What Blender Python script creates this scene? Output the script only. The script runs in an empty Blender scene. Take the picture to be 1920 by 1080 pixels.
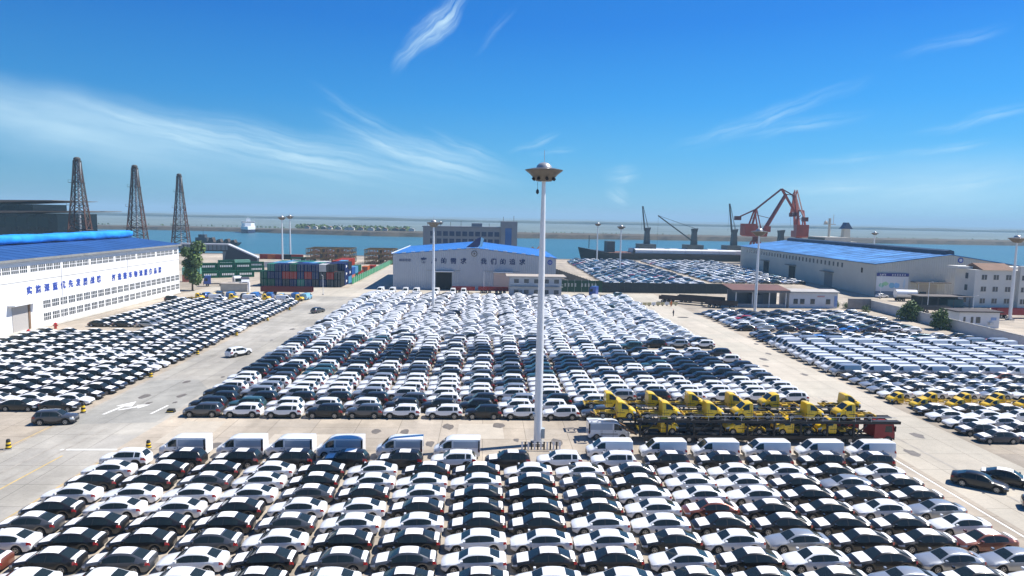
import bpy, math, random
import numpy as np
from mathutils import Matrix, Vector
random.seed(11)
S = bpy.context.scene
COL = S.collection
R = math.radians
PI = math.pi

# ------------------------------------------------------------------ camera
YAW, PIT, ROLL, CAMH = R(2.3), math.atan(135/1280.), R(1.1), 25.5
fw = Vector((math.sin(YAW)*math.cos(PIT), math.cos(YAW)*math.cos(PIT), -math.sin(PIT)))
r0 = Vector((math.cos(YAW), -math.sin(YAW), 0)); u0 = r0.cross(fw)
rt = r0*math.cos(ROLL)+u0*math.sin(ROLL); up = u0*math.cos(ROLL)-r0*math.sin(ROLL)
cam = bpy.data.cameras.new('camera'); cam.lens = 24; cam.sensor_width = 36; cam.clip_end = 30000; cam.clip_start = .5
camo = bpy.data.objects.new('camera', cam); COL.objects.link(camo)
m = Matrix.Identity(4)
for k in range(3):
    m[k][0] = rt[k]; m[k][1] = up[k]; m[k][2] = -fw[k]
m[2][3] = CAMH
camo.matrix_world = m
S.camera = camo
S.render.resolution_x, S.render.resolution_y = 1024, 576

# ------------------------------------------------------------------ sun and sky
SUN_DIR = Vector((20.6, 5.6, 28.5)).normalized()
SUN_EL = math.asin(SUN_DIR.z); SUN_AZ = math.atan2(SUN_DIR.x, SUN_DIR.y)
sl = bpy.data.lights.new('sun', 'SUN'); sl.energy = 5.0; sl.angle = R(.53); sl.color = (1, .955, .88)
so = bpy.data.objects.new('sun', sl); COL.objects.link(so)
so.rotation_euler = SUN_DIR.to_track_quat('Z', 'Y').to_euler()
S.view_settings.view_transform = 'Standard'; S.view_settings.look = 'None'
S.view_settings.gamma = 1; S.view_settings.use_curve_mapping = False
S.view_settings.exposure = .62

W = bpy.data.worlds.new('World'); S.world = W; W.use_nodes = True
wn, wl = W.node_tree.nodes, W.node_tree.links
wn.clear()
def nd(t, **k):
    n = wn.new(t)
    for a, b in k.items(): setattr(n, a, b)
    return n
def mth(op, a, b=None, c=None, clamp=False):
    n = nd('ShaderNodeMath', operation=op); n.use_clamp = clamp
    for i, x in enumerate((a, b, c)):
        if x is None: continue
        if isinstance(x, (int, float)): n.inputs[i].default_value = x
        else: wl.new(x, n.inputs[i])
    return n.outputs[0]
sky = nd('ShaderNodeTexSky', sky_type='NISHITA'); sky.sun_disc = False
sky.sun_elevation = SUN_EL; sky.sun_rotation = SUN_AZ
sky.altitude = 0; sky.air_density = 1.0; sky.dust_density = .2; sky.ozone_density = 3.0
tc = nd('ShaderNodeTexCoord')
sx = nd('ShaderNodeSeparateXYZ'); wl.new(tc.outputs['Generated'], sx.inputs[0])
az = mth('MULTIPLY', mth('ARCTAN2', sx.outputs[0], sx.outputs[1]), 180/PI)
el = mth('MULTIPLY', mth('ARCSINE', sx.outputs[2]), 180/PI)
# the photograph's deep polarised blue: the sky texture blended with a plain blue-by-height ramp
rp = nd('ShaderNodeValToRGB'); e01 = mth('MULTIPLY_ADD', el, 1/100., .1)
wl.new(e01, rp.inputs[0])
K_ = 1/(.09*1.23)
stops = [(-10, (.19, .46, .66)), (0, (.185, .455, .66)), (2, (.135, .45, .71)), (5, (.07, .40, .77)), (9, (.022, .31, .78)), (15, (.004, .20, .70)), (30, (.004, .12, .48)), (80, (.004, .085, .36))]
while len(rp.color_ramp.elements) < len(stops): rp.color_ramp.elements.new(.5)
for e_, (d_, c_) in zip(rp.color_ramp.elements, stops):
    e_.position = (d_+10)/100; e_.color = (*[v*K_ for v in c_], 1)
azd = mth('COSINE', mth('MULTIPLY', mth('SUBTRACT', az, math.degrees(SUN_AZ)), PI/180))
azf = mth('MULTIPLY_ADD', azd, .36, .95)
sc_ = nd('ShaderNodeVectorMath', operation='SCALE'); wl.new(rp.outputs[0], sc_.inputs[0]); wl.new(azf, sc_.inputs['Scale'])
hs = nd('ShaderNodeMix', data_type='RGBA'); hs.inputs['Factor'].default_value = .9
wl.new(sky.outputs[0], hs.inputs[6]); wl.new(sc_.outputs[0], hs.inputs[7])
cx = nd('ShaderNodeCombineXYZ'); wl.new(az, cx.inputs[0]); wl.new(el, cx.inputs[1])
warp = nd('ShaderNodeTexNoise'); warp.inputs['Scale'].default_value = .22; warp.inputs['Detail'].default_value = 3
wl.new(cx.outputs[0], warp.inputs['Vector'])
wv = nd('ShaderNodeVectorMath', operation='MULTIPLY_ADD')
wsub = nd('ShaderNodeVectorMath', operation='SUBTRACT'); wl.new(warp.outputs['Color'], wsub.inputs[0]); wsub.inputs[1].default_value = (.5, .5, .5)
wl.new(wsub.outputs[0], wv.inputs[0]); wv.inputs[1].default_value = (3.2, 1.0, 0); wl.new(cx.outputs[0], wv.inputs[2])
CIRRUS = [(-31, 5.7, -7, 16, 3.3, .72), (-16, 4.8, -9, 18, 2.4, .85), (-4.5, 4.5, -12, 9.5, 1.9, .85), (-9, 5.9, -24, 6, 1.0, .4), (-1.5, 5.4, -20, 5, .8, .4), (-24, 5.6, -14, 9, 1.1, .3), (-18, 2.6, -3, 24, 3.0, .22), (33, 2.4, 3, 18, 3.8, .46), (-9.5, 7.6, -30, 6, .7, .3),
          (-4.2, 15.0, 46, 5.6, 1.25, .95), (-5.0, 13.6, 44, 4.5, .9, .5), (.4, 14.5, 45, 3, .5, .18), (22, 7.9, 20, 9, 1.1, .42), (24.5, 7.2, 9, 6, .8, .36),
          (36.5, 7.3, 11, 6, .6, .4), (28, 4.8, 6, 5, .45, .3), (34, 5.4, 7, 4, .45, .42), (34, 12.4, 12, 4, .7, .25),
          (11.1, 3.5, 8, 2.0, 1.0, .6), (10.7, 1.9, -25, 1.5, 1.1, .7), (27, 2.6, 5, 5, .8, .33), (35, 2.8, 8, 6, .9, .36),
          (3.8, 6.0, 25, 2.6, .5, .42), (5.5, 5.3, 8, 2.5, .4, .3), (62, 12, 10, 18, 2, .5), (-70, 14, -8, 20, 3, .5), (130, 20, 15, 25, 4, .5), (-150, 18, -12, 25, 4, .5)]
total = None
for (ca, ce, an, L, Wd, st) in CIRRUS:
    mp = nd('ShaderNodeMapping', vector_type='TEXTURE')
    mp.inputs['Location'].default_value = (ca, ce, 0); mp.inputs['Rotation'].default_value = (0, 0, R(an))
    wl.new(wv.outputs[0], mp.inputs['Vector'])
    q = nd('ShaderNodeVectorMath', operation='MULTIPLY'); wl.new(mp.outputs[0], q.inputs[0]); q.inputs[1].default_value = (1/L, 1/Wd, 0)
    ln = nd('ShaderNodeVectorMath', operation='LENGTH'); wl.new(q.outputs[0], ln.inputs[0])
    msk = nd('ShaderNodeMapRange', interpolation_type='SMOOTHSTEP')
    wl.new(ln.outputs['Value'], msk.inputs[0]); msk.inputs[1].default_value = 1.0; msk.inputs[2].default_value = 0.0
    fv = nd('ShaderNodeVectorMath', operation='MULTIPLY'); wl.new(mp.outputs[0], fv.inputs[0])
    fv.inputs[1].default_value = (.2, 2.3, 1) if Wd < 1.4 else ((.10, 1.7, 1) if Wd < 3 else (.12, .8, 1))
    nz = nd('ShaderNodeTexNoise'); nz.inputs['Scale'].default_value = 1; nz.inputs['Detail'].default_value = 7; nz.inputs['Roughness'].default_value = .58
    nz.inputs['Distortion'].default_value = .22
    wl.new(fv.outputs[0], nz.inputs['Vector'])
    fr = nd('ShaderNodeMapRange'); wl.new(nz.outputs['Fac'], fr.inputs[0]); fr.inputs[1].default_value = (-.25 if Wd >= 3 else .27) if Wd > 1.4 else .36; fr.inputs[2].default_value = .72
    t = mth('MULTIPLY', mth('MULTIPLY', msk.outputs[0], fr.outputs[0]), st)
    total = t if total is None else mth('ADD', total, t)
cf = mth('MULTIPLY', total, .95, clamp=True)
mx = nd('ShaderNodeMix', data_type='RGBA'); wl.new(cf, mx.inputs['Factor']); wl.new(hs.outputs[2], mx.inputs[6])
mx.inputs[7].default_value = (6.0, 8.2, 9.3, 1)
bg = nd('ShaderNodeBackground'); bg.inputs[1].default_value = .0757
wl.new(mx.outputs[2], bg.inputs[0])
wo = nd('ShaderNodeOutputWorld'); wl.new(bg.outputs[0], wo.inputs[0])

# ------------------------------------------------------------------ materials
MATS = {}
def mat(name, col, rough=.6, metal=0., coat=0., spec=.5, var=0., vs=1., bump=0., bs=20.):
    if name in MATS: return MATS[name]
    M = bpy.data.materials.new(name); M.use_nodes = True
    b = M.node_tree.nodes['Principled BSDF']; N, Lk = M.node_tree.nodes, M.node_tree.links
    b.inputs['Base Color'].default_value = (*col, 1); b.inputs['Roughness'].default_value = rough
    b.inputs['Metallic'].default_value = metal; b.inputs['Coat Weight'].default_value = coat
    b.inputs['Specular IOR Level'].default_value = spec
    b.inputs['Coat Roughness'].default_value = .04
    if var or bump:
        t = N.new('ShaderNodeTexCoord')
    if var:
        n = N.new('ShaderNodeTexNoise'); n.inputs['Scale'].default_value = vs; n.inputs['Detail'].default_value = 6; n.inputs['Roughness'].default_value = .65
        Lk.new(t.outputs['Object'], n.inputs['Vector'])
        mr = N.new('ShaderNodeMapRange'); mr.inputs[1].default_value = .3; mr.inputs[2].default_value = .7
        mr.inputs[3].default_value = 1-var; mr.inputs[4].default_value = 1+var*.6
        Lk.new(n.outputs['Fac'], mr.inputs[0])
        x = N.new('ShaderNodeVectorMath'); x.operation = 'SCALE'; x.inputs[0].default_value = col
        Lk.new(mr.outputs[0], x.inputs['Scale']); Lk.new(x.outputs[0], b.inputs['Base Color'])
    if bump:
        n2 = N.new('ShaderNodeTexNoise'); n2.inputs['Scale'].default_value = bs; n2.inputs['Detail'].default_value = 4
        Lk.new(t.outputs['Object'], n2.inputs['Vector'])
        bp = N.new('ShaderNodeBump'); bp.inputs['Strength'].default_value = bump; bp.inputs['Distance'].default_value = .05
        Lk.new(n2.outputs['Fac'], bp.inputs['Height']); Lk.new(bp.outputs[0], b.inputs['Normal'])
    MATS[name] = M
    return M
def ribbed(name, col, axis, pitch, rough=.45, var=.12, depth=.6, metal=0., var_s=.15):
    """painted profiled sheet: fine ribs in relief plus weathering"""
    if name in MATS: return MATS[name]
    M = mat(name, col, rough, metal, var=var, vs=var_s)
    N, Lk = M.node_tree.nodes, M.node_tree.links; b = N['Principled BSDF']
    t = N.new('ShaderNodeTexCoord'); s = N.new('ShaderNodeSeparateXYZ'); Lk.new(t.outputs['Object'], s.inputs[0])
    a = N.new('ShaderNodeMath'); a.operation = 'MULTIPLY'; Lk.new(s.outputs[axis], a.inputs[0]); a.inputs[1].default_value = 2*PI/pitch
    c = N.new('ShaderNodeMath'); c.operation = 'SINE'; Lk.new(a.outputs[0], c.inputs[0])
    bp = N.new('ShaderNodeBump'); bp.inputs['Strength'].default_value = depth; bp.inputs['Distance'].default_value = .04
    Lk.new(c.outputs[0], bp.inputs['Height']); Lk.new(bp.outputs[0], b.inputs['Normal'])
    return M
def ground_mat(name, col, col2, slab=5., joint=.45, stain=.42):
    M = bpy.data.materials.new(name); M.use_nodes = True; N, Lk = M.node_tree.nodes, M.node_tree.links
    b = N['Principled BSDF']; b.inputs['Roughness'].default_value = .85; b.inputs['Specular IOR Level'].default_value = .25
    t = N.new('ShaderNodeTexCoord')
    br = N.new('ShaderNodeTexBrick'); br.offset = 0; br.inputs['Scale'].default_value = 1; br.inputs['Brick Width'].default_value = slab; br.inputs['Row Height'].default_value = slab*.8
    br.inputs['Mortar Size'].default_value = .035; br.inputs['Mortar Smooth'].default_value = .4; br.inputs['Bias'].default_value = 0
    br.inputs['Color1'].default_value = (*col, 1); br.inputs['Color2'].default_value = (*col2, 1); br.inputs['Mortar'].default_value = (*[c*joint for c in col], 1)
    Lk.new(t.outputs['Object'], br.inputs['Vector'])
    prev = br.outputs['Color']
    for (sc, lo, hi, amt, det) in ((.045, .35, .65, stain, 5), (.35, .45, .75, stain*.5, 6), (3.5, .3, .7, .12, 3)):
        n = N.new('ShaderNodeTexNoise'); n.inputs['Scale'].default_value = sc; n.inputs['Detail'].default_value = det; n.inputs['Roughness'].default_value = .6
        Lk.new(t.outputs['Object'], n.inputs['Vector'])
        mr = N.new('ShaderNodeMapRange'); mr.inputs[1].default_value = lo; mr.inputs[2].default_value = hi; mr.inputs[3].default_value = 1-amt*.75; mr.inputs[4].default_value = 1+amt*.35
        Lk.new(n.outputs['Fac'], mr.inputs[0])
        x = N.new('ShaderNodeVectorMath'); x.operation = 'SCALE'; Lk.new(prev, x.inputs[0]); Lk.new(mr.outputs[0], x.inputs['Scale'])
        prev = x.outputs[0]
    # tyre-dark streaks running along the lanes
    mp = N.new('ShaderNodeMapping'); mp.inputs['Scale'].default_value = (.5, .03, 1); Lk.new(t.outputs['Object'], mp.inputs['Vector'])
    n = N.new('ShaderNodeTexNoise'); n.inputs['Scale'].default_value = 1; n.inputs['Detail'].default_value = 4; Lk.new(mp.outputs[0], n.inputs['Vector'])
    mr = N.new('ShaderNodeMapRange'); mr.inputs[1].default_value = .45; mr.inputs[2].default_value = .75; mr.inputs[3].default_value = 1; mr.inputs[4].default_value = 1-stain*.4
    Lk.new(n.outputs['Fac'], mr.inputs[0])
    x = N.new('ShaderNodeVectorMath'); x.operation = 'SCALE'; Lk.new(prev, x.inputs[0]); Lk.new(mr.outputs[0], x.inputs['Scale'])
    Lk.new(x.outputs[0], b.inputs['Base Color'])
    MATS[name] = M
    return M
GLASS = mat('dark glass', (.016, .024, .024), .07, spec=.5)
TYRE = mat('tyre rubber', (.02, .02, .02), .8)
TRIM = mat('black trim', (.015, .015, .016), .5)
RIM = mat('alloy rim', (.42, .43, .44), .35, .7)
LAMP = mat('headlamp lens', (.5, .53, .56), .12, coat=1)
TAIL = mat('tail lamp red', (.28, .012, .012), .2, coat=1)
FILM = mat('white protective film', (.82, .82, .82), .42)
PAINT = {'W': mat('white car paint', (.78, .79, .80), .28, coat=.6), 'D': mat('black car paint', (.012, .012, .013), .3, coat=.25),
         'G': mat('grey car paint', (.085, .09, .10), .28, .4, coat=.8), 'S': mat('silver car paint', (.40, .42, .44), .3, .5, coat=.6),
         'R': mat('copper car paint', (.20, .065, .04), .28, .3, coat=.8), 'B': mat('navy car paint', (.016, .024, .045), .32, 0., coat=.25),
         'L': mat('blue car paint', (.03, .17, .5), .3, .1, coat=.7), 'E': mat('red car paint', (.4, .015, .015), .3, coat=.7),
         'Y': mat('yellow truck paint', (.84, .54, .010), .35, coat=.5), 'T': mat('teal car paint', (.04, .10, .11), .3, .2, coat=.7),
         'C': mat('pale blue car paint', (.22, .5, .72), .3, coat=.6)}
WHITE = mat('white wall paint', (.80, .80, .80), .7, var=.06, vs=.2)
CONC = mat('grey concrete', (.36, .35, .33), .85, var=.18, vs=.6)
STEEL = mat('galvanised steel', (.5, .52, .54), .4, .6)
DARK = mat('dark void', (.012, .012, .014), .9)

# ------------------------------------------------------------------ mesh helpers
class MB:
    def __init__(s): s.v = []; s.f = []; s.m = []; s.mats = []
    def mi(s, M):
        if M not in s.mats: s.mats.append(M)
        return s.mats.index(M)
    def add(s, vs, fs, M):
        o = len(s.v); s.v += [tuple(v) for v in vs]; k = s.mi(M)
        for f in fs: s.f.append([o+i for i in f]); s.m.append(k)
    def box(s, x0, x1, y0, y1, z0, z1, M):
        s.add([(x0,y0,z0),(x1,y0,z0),(x1,y1,z0),(x0,y1,z0),(x0,y0,z1),(x1,y0,z1),(x1,y1,z1),(x0,y1,z1)],
              [(0,3,2,1),(4,5,6,7),(0,1,5,4),(1,2,6,5),(2,3,7,6),(3,0,4,7)], M); return s
    def bar(s, p, q, w, M, h=None):
        p, q = Vector(p), Vector(q); d = (q-p).normalized(); h = h or w
        a = d.cross(Vector((0,0,1)));  a = Vector((1,0,0)) if a.length < 1e-3 else a.normalized()
        b = a.cross(d); vs = []
        for c in (p, q):
            for (i, j) in ((-1,-1),(1,-1),(1,1),(-1,1)): vs.append(c+a*w/2*i+b*h/2*j)
        s.add(vs, [(0,1,2,3),(7,6,5,4),(0,4,5,1),(1,5,6,2),(2,6,7,3),(3,7,4,0)], M); return s
    def tube(s, p, q, r, M, n=8, r2=None):
        p, q = Vector(p), Vector(q); d = (q-p).normalized(); r2 = r if r2 is None else r2
        a = d.cross(Vector((0,0,1)));  a = Vector((1,0,0)) if a.length < 1e-3 else a.normalized()
        b = a.cross(d); vs = []
        for c, rr in ((p, r), (q, r2)):
            for k in range(n): vs.append(c+a*rr*math.cos(2*PI*k/n)+b*rr*math.sin(2*PI*k/n))
        s.add(vs, [(k, (k+1)%n, n+(k+1)%n, n+k) for k in range(n)]+[tuple(range(n))[::-1], tuple(range(n, 2*n))], M); return s
    def lathe(s, prof, M, n=20, c=(0,0,0)):
        vs = []
        for (rr, z) in prof:
            for k in range(n): vs.append((c[0]+rr*math.cos(2*PI*k/n), c[1]+rr*math.sin(2*PI*k/n), c[2]+z))
        fs = []
        for i in range(len(prof)-1):
            for k in range(n): fs.append((i*n+k, i*n+(k+1)%n, (i+1)*n+(k+1)%n, (i+1)*n+k))
        fs.append(tuple(range(n))[::-1]); fs.append(tuple(range((len(prof)-1)*n, len(prof)*n)))
        s.add(vs, fs, M); return s
    def prism(s, poly, y0, y1, M, axis='y'):
        n = len(poly)
        def P(a, b, t): return (a, t, b) if axis == 'y' else ((t, a, b) if axis == 'x' else (a, b, t))
        vs = [P(a, b, y0) for a, b in poly]+[P(a, b, y1) for a, b in poly]
        s.add(vs, [tuple(range(n)), tuple(range(2*n-1, n-1, -1))]+[(i, i+n, (i+1)%n+n, (i+1)%n) for i in range(n)], M); return s
    def quad(s, a, b, c, d, M): s.add([a, b, c, d], [(0,1,2,3)], M); return s
    def mesh(s, name, smooth=None):
        me = bpy.data.meshes.new(name); me.from_pydata(s.v, [], s.f)
        for M in s.mats: me.materials.append(M)
        me.polygons.foreach_set('material_index', s.m)
        fix_normals(me)
        if smooth:
            me.polygons.foreach_set('use_smooth', [True]*len(me.polygons)); me.set_sharp_from_angle(angle=R(smooth))
        me.update(); return me
    def build(s, name, parent=None, loc=(0,0,0), rz=0, smooth=None):
        return ob(name, s.mesh(name, smooth), parent, loc, rz)
import bmesh
def fix_normals(me):
    b = bmesh.new(); b.from_mesh(me); bmesh.ops.recalc_face_normals(b, faces=b.faces); b.to_mesh(me); b.free()
def ob(name, me, parent=None, loc=(0,0,0), rz=0):
    o = bpy.data.objects.new(name, me); COL.objects.link(o); o.location = loc; o.rotation_euler = (0, 0, rz)
    if parent: o.parent = parent
    return o
def tag(o, label=None, cat=None, group=None, kind=None):
    for k, v in (('label', label), ('category', cat), ('group', group), ('kind', kind)):
        if v: o[k] = v
    return o
def thing(name, label, cat, loc=(0,0,0), rz=0, group=None):
    return tag(ob(name, None, None, loc, rz), label, cat, group)
def dup(root, loc, rz=None, label=None, group=None):
    r = root.copy(); COL.objects.link(r); r.location = loc
    if rz is not None: r.rotation_euler = (0, 0, rz)
    if label: r['label'] = label
    if group: r['group'] = group
    for ch in root.children:
        c = ch.copy(); COL.objects.link(c); c.parent = r
        for g in ch.children:
            d = g.copy(); COL.objects.link(d); d.parent = c
    return r
ORD = ['first','second','third','fourth','fifth','sixth','seventh','eighth','ninth','tenth','eleventh','twelfth','thirteenth','fourteenth','fifteenth','sixteenth','seventeenth','eighteenth','nineteenth','twentieth']
for t in ('twenty','thirty','forty','fifty'):
    for k, o_ in enumerate(ORD[:9]): ORD.append(t+'-'+o_)
    ORD.append({'twenty':'thirtieth','thirty':'fortieth','forty':'fiftieth','fifty':'sixtieth'}[t])
def text(body, size, parent, loc, rot, M, name='character', depth=.04):
    cu = bpy.data.curves.new(name, 'FONT'); cu.body = body; cu.size = size; cu.extrude = depth; cu.align_x = 'CENTER'; cu.align_y = 'CENTER'
    cu.resolution_u = 2; cu.offset = size*.022
    cu.materials.append(M)
    q = bpy.data.objects.new(name, cu); COL.objects.link(q)
    dg = bpy.context.evaluated_depsgraph_get(); me = bpy.data.meshes.new_from_object(q.evaluated_get(dg)); bpy.data.objects.remove(q)
    if not me.materials: me.materials.append(M)
    o = bpy.data.objects.new(name, me); COL.objects.link(o); o.parent = parent; o.location = loc; o.rotation_euler = rot
    return o

# ------------------------------------------------------------------ ground, roads, water
Z = 0
gm = ground_mat('yard concrete', (.52, .445, .35), (.475, .415, .34))
MB().box(-330, 620, -60, 411, -5, 0, gm).build('yard_ground')['kind'] = 'structure'
rm = ground_mat('lane concrete', (.475, .445, .385), (.435, .41, .365), slab=6, stain=.4)
rm2 = ground_mat('pale lane concrete', (.54, .485, .40), (.505, .465, .385), slab=6, stain=.22)
def sheet(name, pts, z, M):
    me = bpy.data.meshes.new(name); me.from_pydata([(x, y, z) for x, y in pts], [], [tuple(range(len(pts)))]); me.materials.append(M)
    return tag(ob(name, me), kind='structure')
sheet('lane', [(-49.8, -40), (-39, -40), (-39, 72), (-38.6, 82), (-39.2, 228), (-51.2, 228), (-50, 82)], .004, rm)
sheet('service_road', [(45.2, -40), (57.4, -40), (57.2, 228), (46.2, 228)], .004, rm2)
sheet('back_road', [(-92, 209), (-32, 209), (-32, 218), (44, 218), (44, 229), (112, 229), (112, 232.5), (-92, 232.5)], .008, rm2)
sheet('quay_road', [(-46.5, 232.6), (-34.5, 232.6), (-34.5, 409), (-46.5, 409)], .004, ground_mat('quay road', (.52, .455, .375), (.48, .43, .37), slab=6, stain=.2))
wp = mat('road marking paint', (.78, .77, .73), .7, var=.3, vs=1.5)
yp = mat('faded yellow line', (.55, .40, .17), .8, var=.25, vs=.8)
sheet('lane_marking', [(-44.6, 71.6), (-44.6, 72), (-38.8, 72.1), (-38.8, 71.7)], .012, wp)
sheet('lane_marking', [(-41.7, 85), (-41.4, 85), (-41.0, 88.8), (-41.3, 88.8)], .012, wp)
sheet('lane_marking', [(44.55, 30), (44.75, 30), (44.9, 82), (44.7, 82)], .012, wp)
sheet('lane_marking', [(-44.3, 44), (-44.1, 44), (-43.2, 70), (-43.4, 70)], .012, yp)
sheet('lane_marking', [(-50.6, 72), (-50.45, 72), (-50.3, 84), (-50.45, 84)], .012, yp)
sheet('lane_marking', [(-39.5, 40), (-39.35, 40), (-38.5, 68), (-38.65, 68)], .012, yp)
mb_ = [(51.9+1.55*math.cos(a*PI/9), 174.9+1.0*math.sin(a*PI/9)) for a in range(18)]
sheet('asphalt_patch', [(-49.4, 80.5), (-39.3, 81.5), (-39.2, 97), (-43, 103), (-49.6, 102)], .008, ground_mat('asphalt lane', (.40, .385, .345), (.375, .365, .33), slab=9, stain=.4))
rs_ = random.Random(12); OIL = mat('dark oil drip', (.16, .14, .12), .6, var=.3, vs=2)
for q in range(26):
    if q < 10: x_, y_ = rs_.uniform(-30, 14), rs_.uniform(72.8, 81.5)
    elif q < 18: x_, y_ = rs_.uniform(-49, -40), rs_.uniform(62, 150)
    else: x_, y_ = rs_.uniform(46.5, 56.5), rs_.uniform(60, 160)
    ra_ = rs_.uniform(.25, .8); sheet('dark_spot', [(x_+ra_*rs_.uniform(.6, 1.2)*math.cos(a*PI/5), y_+ra_*1.7*rs_.uniform(.6, 1.2)*math.sin(a*PI/5)) for a in range(10)], .016, OIL)
for q, (x_, y0_, y1_, dx_) in enumerate(((-46.6, 58, 79, 1.2), (-44.9, 58, 79, 1.2), (-47.2, 104, 150, 1.5), (-45.5, 104, 150, 1.5), (49.9, 58, 96, -.9))):
    sheet('tyre_mark', [(x_-.14, y0_), (x_+.14, y0_), (x_+dx_+.12, y1_), (x_+dx_-.12, y1_)], .018, mat('faint tyre mark', (.36, .33, .285), .8, var=.3, vs=.7))
for q, (x0_, x1_, y0_, y1_) in enumerate(((-24, -14, 73.2, 77.4), (-3, 2.5, 76, 81.8), (-36, -31, 74, 82))):
    sheet('concrete_repair', [(x0_, y0_), (x1_, y0_+.2), (x1_-.1, y1_), (x0_+.1, y1_)], .010, mat('fresh concrete repair', (.47, .415, .335), .85, var=.12, vs=.8))
sheet('dark_spot', mb_, .012, mat('dark concrete spot', (.06, .055, .05), .7, var=.3, vs=1))  # single ellipse on the service road, darker than the concrete around it
sheet('road_arrow', [(-47.35, 84.6), (-47.0, 84.6), (-46.4, 88.2), (-45.5, 88.2), (-46.1, 90.6), (-47.6, 88.4), (-46.8, 88.3)], .012, wp)
sheet('road_arrow', [(-46.5, 86.6), (-46.2, 86.4), (-44.6, 87.9), (-44.3, 87.3), (-43.6, 89.2), (-45.2, 88.9), (-44.9, 88.3)], .012, wp)
wm = bpy.data.materials.new('sea water'); wm.use_nodes = True
b = wm.node_tree.nodes['Principled BSDF']; N, Lk = wm.node_tree.nodes, wm.node_tree.links
b.inputs['Base Color'].default_value = (.025, .13, .17, 1); b.inputs['Roughness'].default_value = .3; b.inputs['IOR'].default_value = 1.33
t = N.new('ShaderNodeTexCoord'); mp = N.new('ShaderNodeMapping'); mp.inputs['Scale'].default_value = (.06, .2, 1); Lk.new(t.outputs['Object'], mp.inputs['Vector'])
n = N.new('ShaderNodeTexNoise'); n.inputs['Scale'].default_value = 1.6; n.inputs['Detail'].default_value = 8; n.inputs['Roughness'].default_value = .7; Lk.new(mp.outputs[0], n.inputs['Vector'])
bp = N.new('ShaderNodeBump'); bp.inputs['Strength'].default_value = .9; bp.inputs['Distance'].default_value = 1.2; Lk.new(n.outputs['Fac'], bp.inputs['Height']); Lk.new(bp.outputs[0], b.inputs['Normal'])
n2 = N.new('ShaderNodeTexNoise'); n2.inputs['Scale'].default_value = .9; n2.inputs['Detail'].default_value = 4
mp2 = N.new('ShaderNodeMapping'); mp2.inputs['Scale'].default_value = (.004, .03, 1); Lk.new(t.outputs['Object'], mp2.inputs['Vector']); Lk.new(mp2.outputs[0], n2.inputs['Vector'])
cr = N.new('ShaderNodeMix'); cr.data_type = 'RGBA'; cr.inputs[6].default_value = (.028, .10, .145, 1); cr.inputs[7].default_value = (.045, .16, .20, 1)
Lk.new(n2.outputs['Fac'], cr.inputs['Factor']); Lk.new(cr.outputs[2], b.inputs['Base Color'])
sheet('sea_water', [(-9000, 411.5), (9000, 411.5), (9000, 11500), (-9000, 11500)], -2.6, wm)
sheet('sea_water', [(-9000, -1500), (-330.5, -1500), (-330.5, 411.4), (-9000, 411.4)], -2.6, wm)
sheet('coast_land', [(620.5, -1500), (9000, -1500), (9000, 411.4), (620.5, 411.4)], -.4, gm)
sheet('coast_land', [(-330, -1500), (620, -1500), (620, -60.5), (-330, -60.5)], -.4, gm)
quay = mat('quay edge concrete', (.3, .29, .27), .9, var=.2, vs=.3)
MB().box(-330, 620, 409.6, 410.9, .004, .35, quay).build('quay_kerb')['kind'] = 'structure'
# the low bank across the harbour
def bank(name, pts, hs_, depth, M, seed, amp=1.2, base=-2.9):
    rnd = random.Random(seed); vs = []; fs = []; n = len(pts)
    for (x, y), h in zip(pts, hs_):
        for k, (dy, hh) in enumerate(((0, base), (5, h*.55), (12, h*.9), (depth*.5, h), (depth, base))):
            vs.append((x+rnd.uniform(-2, 2), y+dy+rnd.uniform(-1.5, 1.5), hh+(rnd.uniform(-.2, 1)*amp*.4 if 0 < k < 4 else 0)))
    for i in range(n-1):
        for k in range(4): a = i*5+k; fs.append((a, a+5, a+6, a+1))
    me = bpy.data.meshes.new(name); me.from_pydata(vs, [], fs); me.materials.append(M)
    return tag(ob(name, me), kind='structure')
ctrl = [(-900, 900), (-600, 930), (-470, 950), (-330, 935), (-250, 890), (-140, 850), (-60, 850), (40, 875), (160, 890), (330, 905), (580, 925), (900, 950), (1400, 1000)]
bx = np.arange(-900, 1401, 12.); by = np.interp(bx, [c[0] for c in ctrl], [c[1] for c in ctrl])
dyke = mat('dyke earth', (.085, .07, .05), .95, var=.35, vs=.06)
bank('far_bank', list(zip(bx, by)), np.interp(bx, [-900, -300, -240, -60, 30, 1400], [2.2, 2.4, 3.8, 3.6, 4.2, 4.2]), 60, dyke, 3)
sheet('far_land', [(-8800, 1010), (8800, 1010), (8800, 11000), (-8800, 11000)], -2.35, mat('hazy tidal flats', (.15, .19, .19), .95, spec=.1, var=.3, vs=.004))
fx = np.arange(-3200, 3200, 60.)
far_green = mat('far shore scrub', (.07, .085, .06), .95, var=.3, vs=.01)
bank('far_shore', list(zip(fx, 2700+60*np.sin(fx*.002))), 4+3*np.abs(np.sin(fx*.0031))+2*np.sin(fx*.011)**2, 220, far_green, 5, amp=5)

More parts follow.
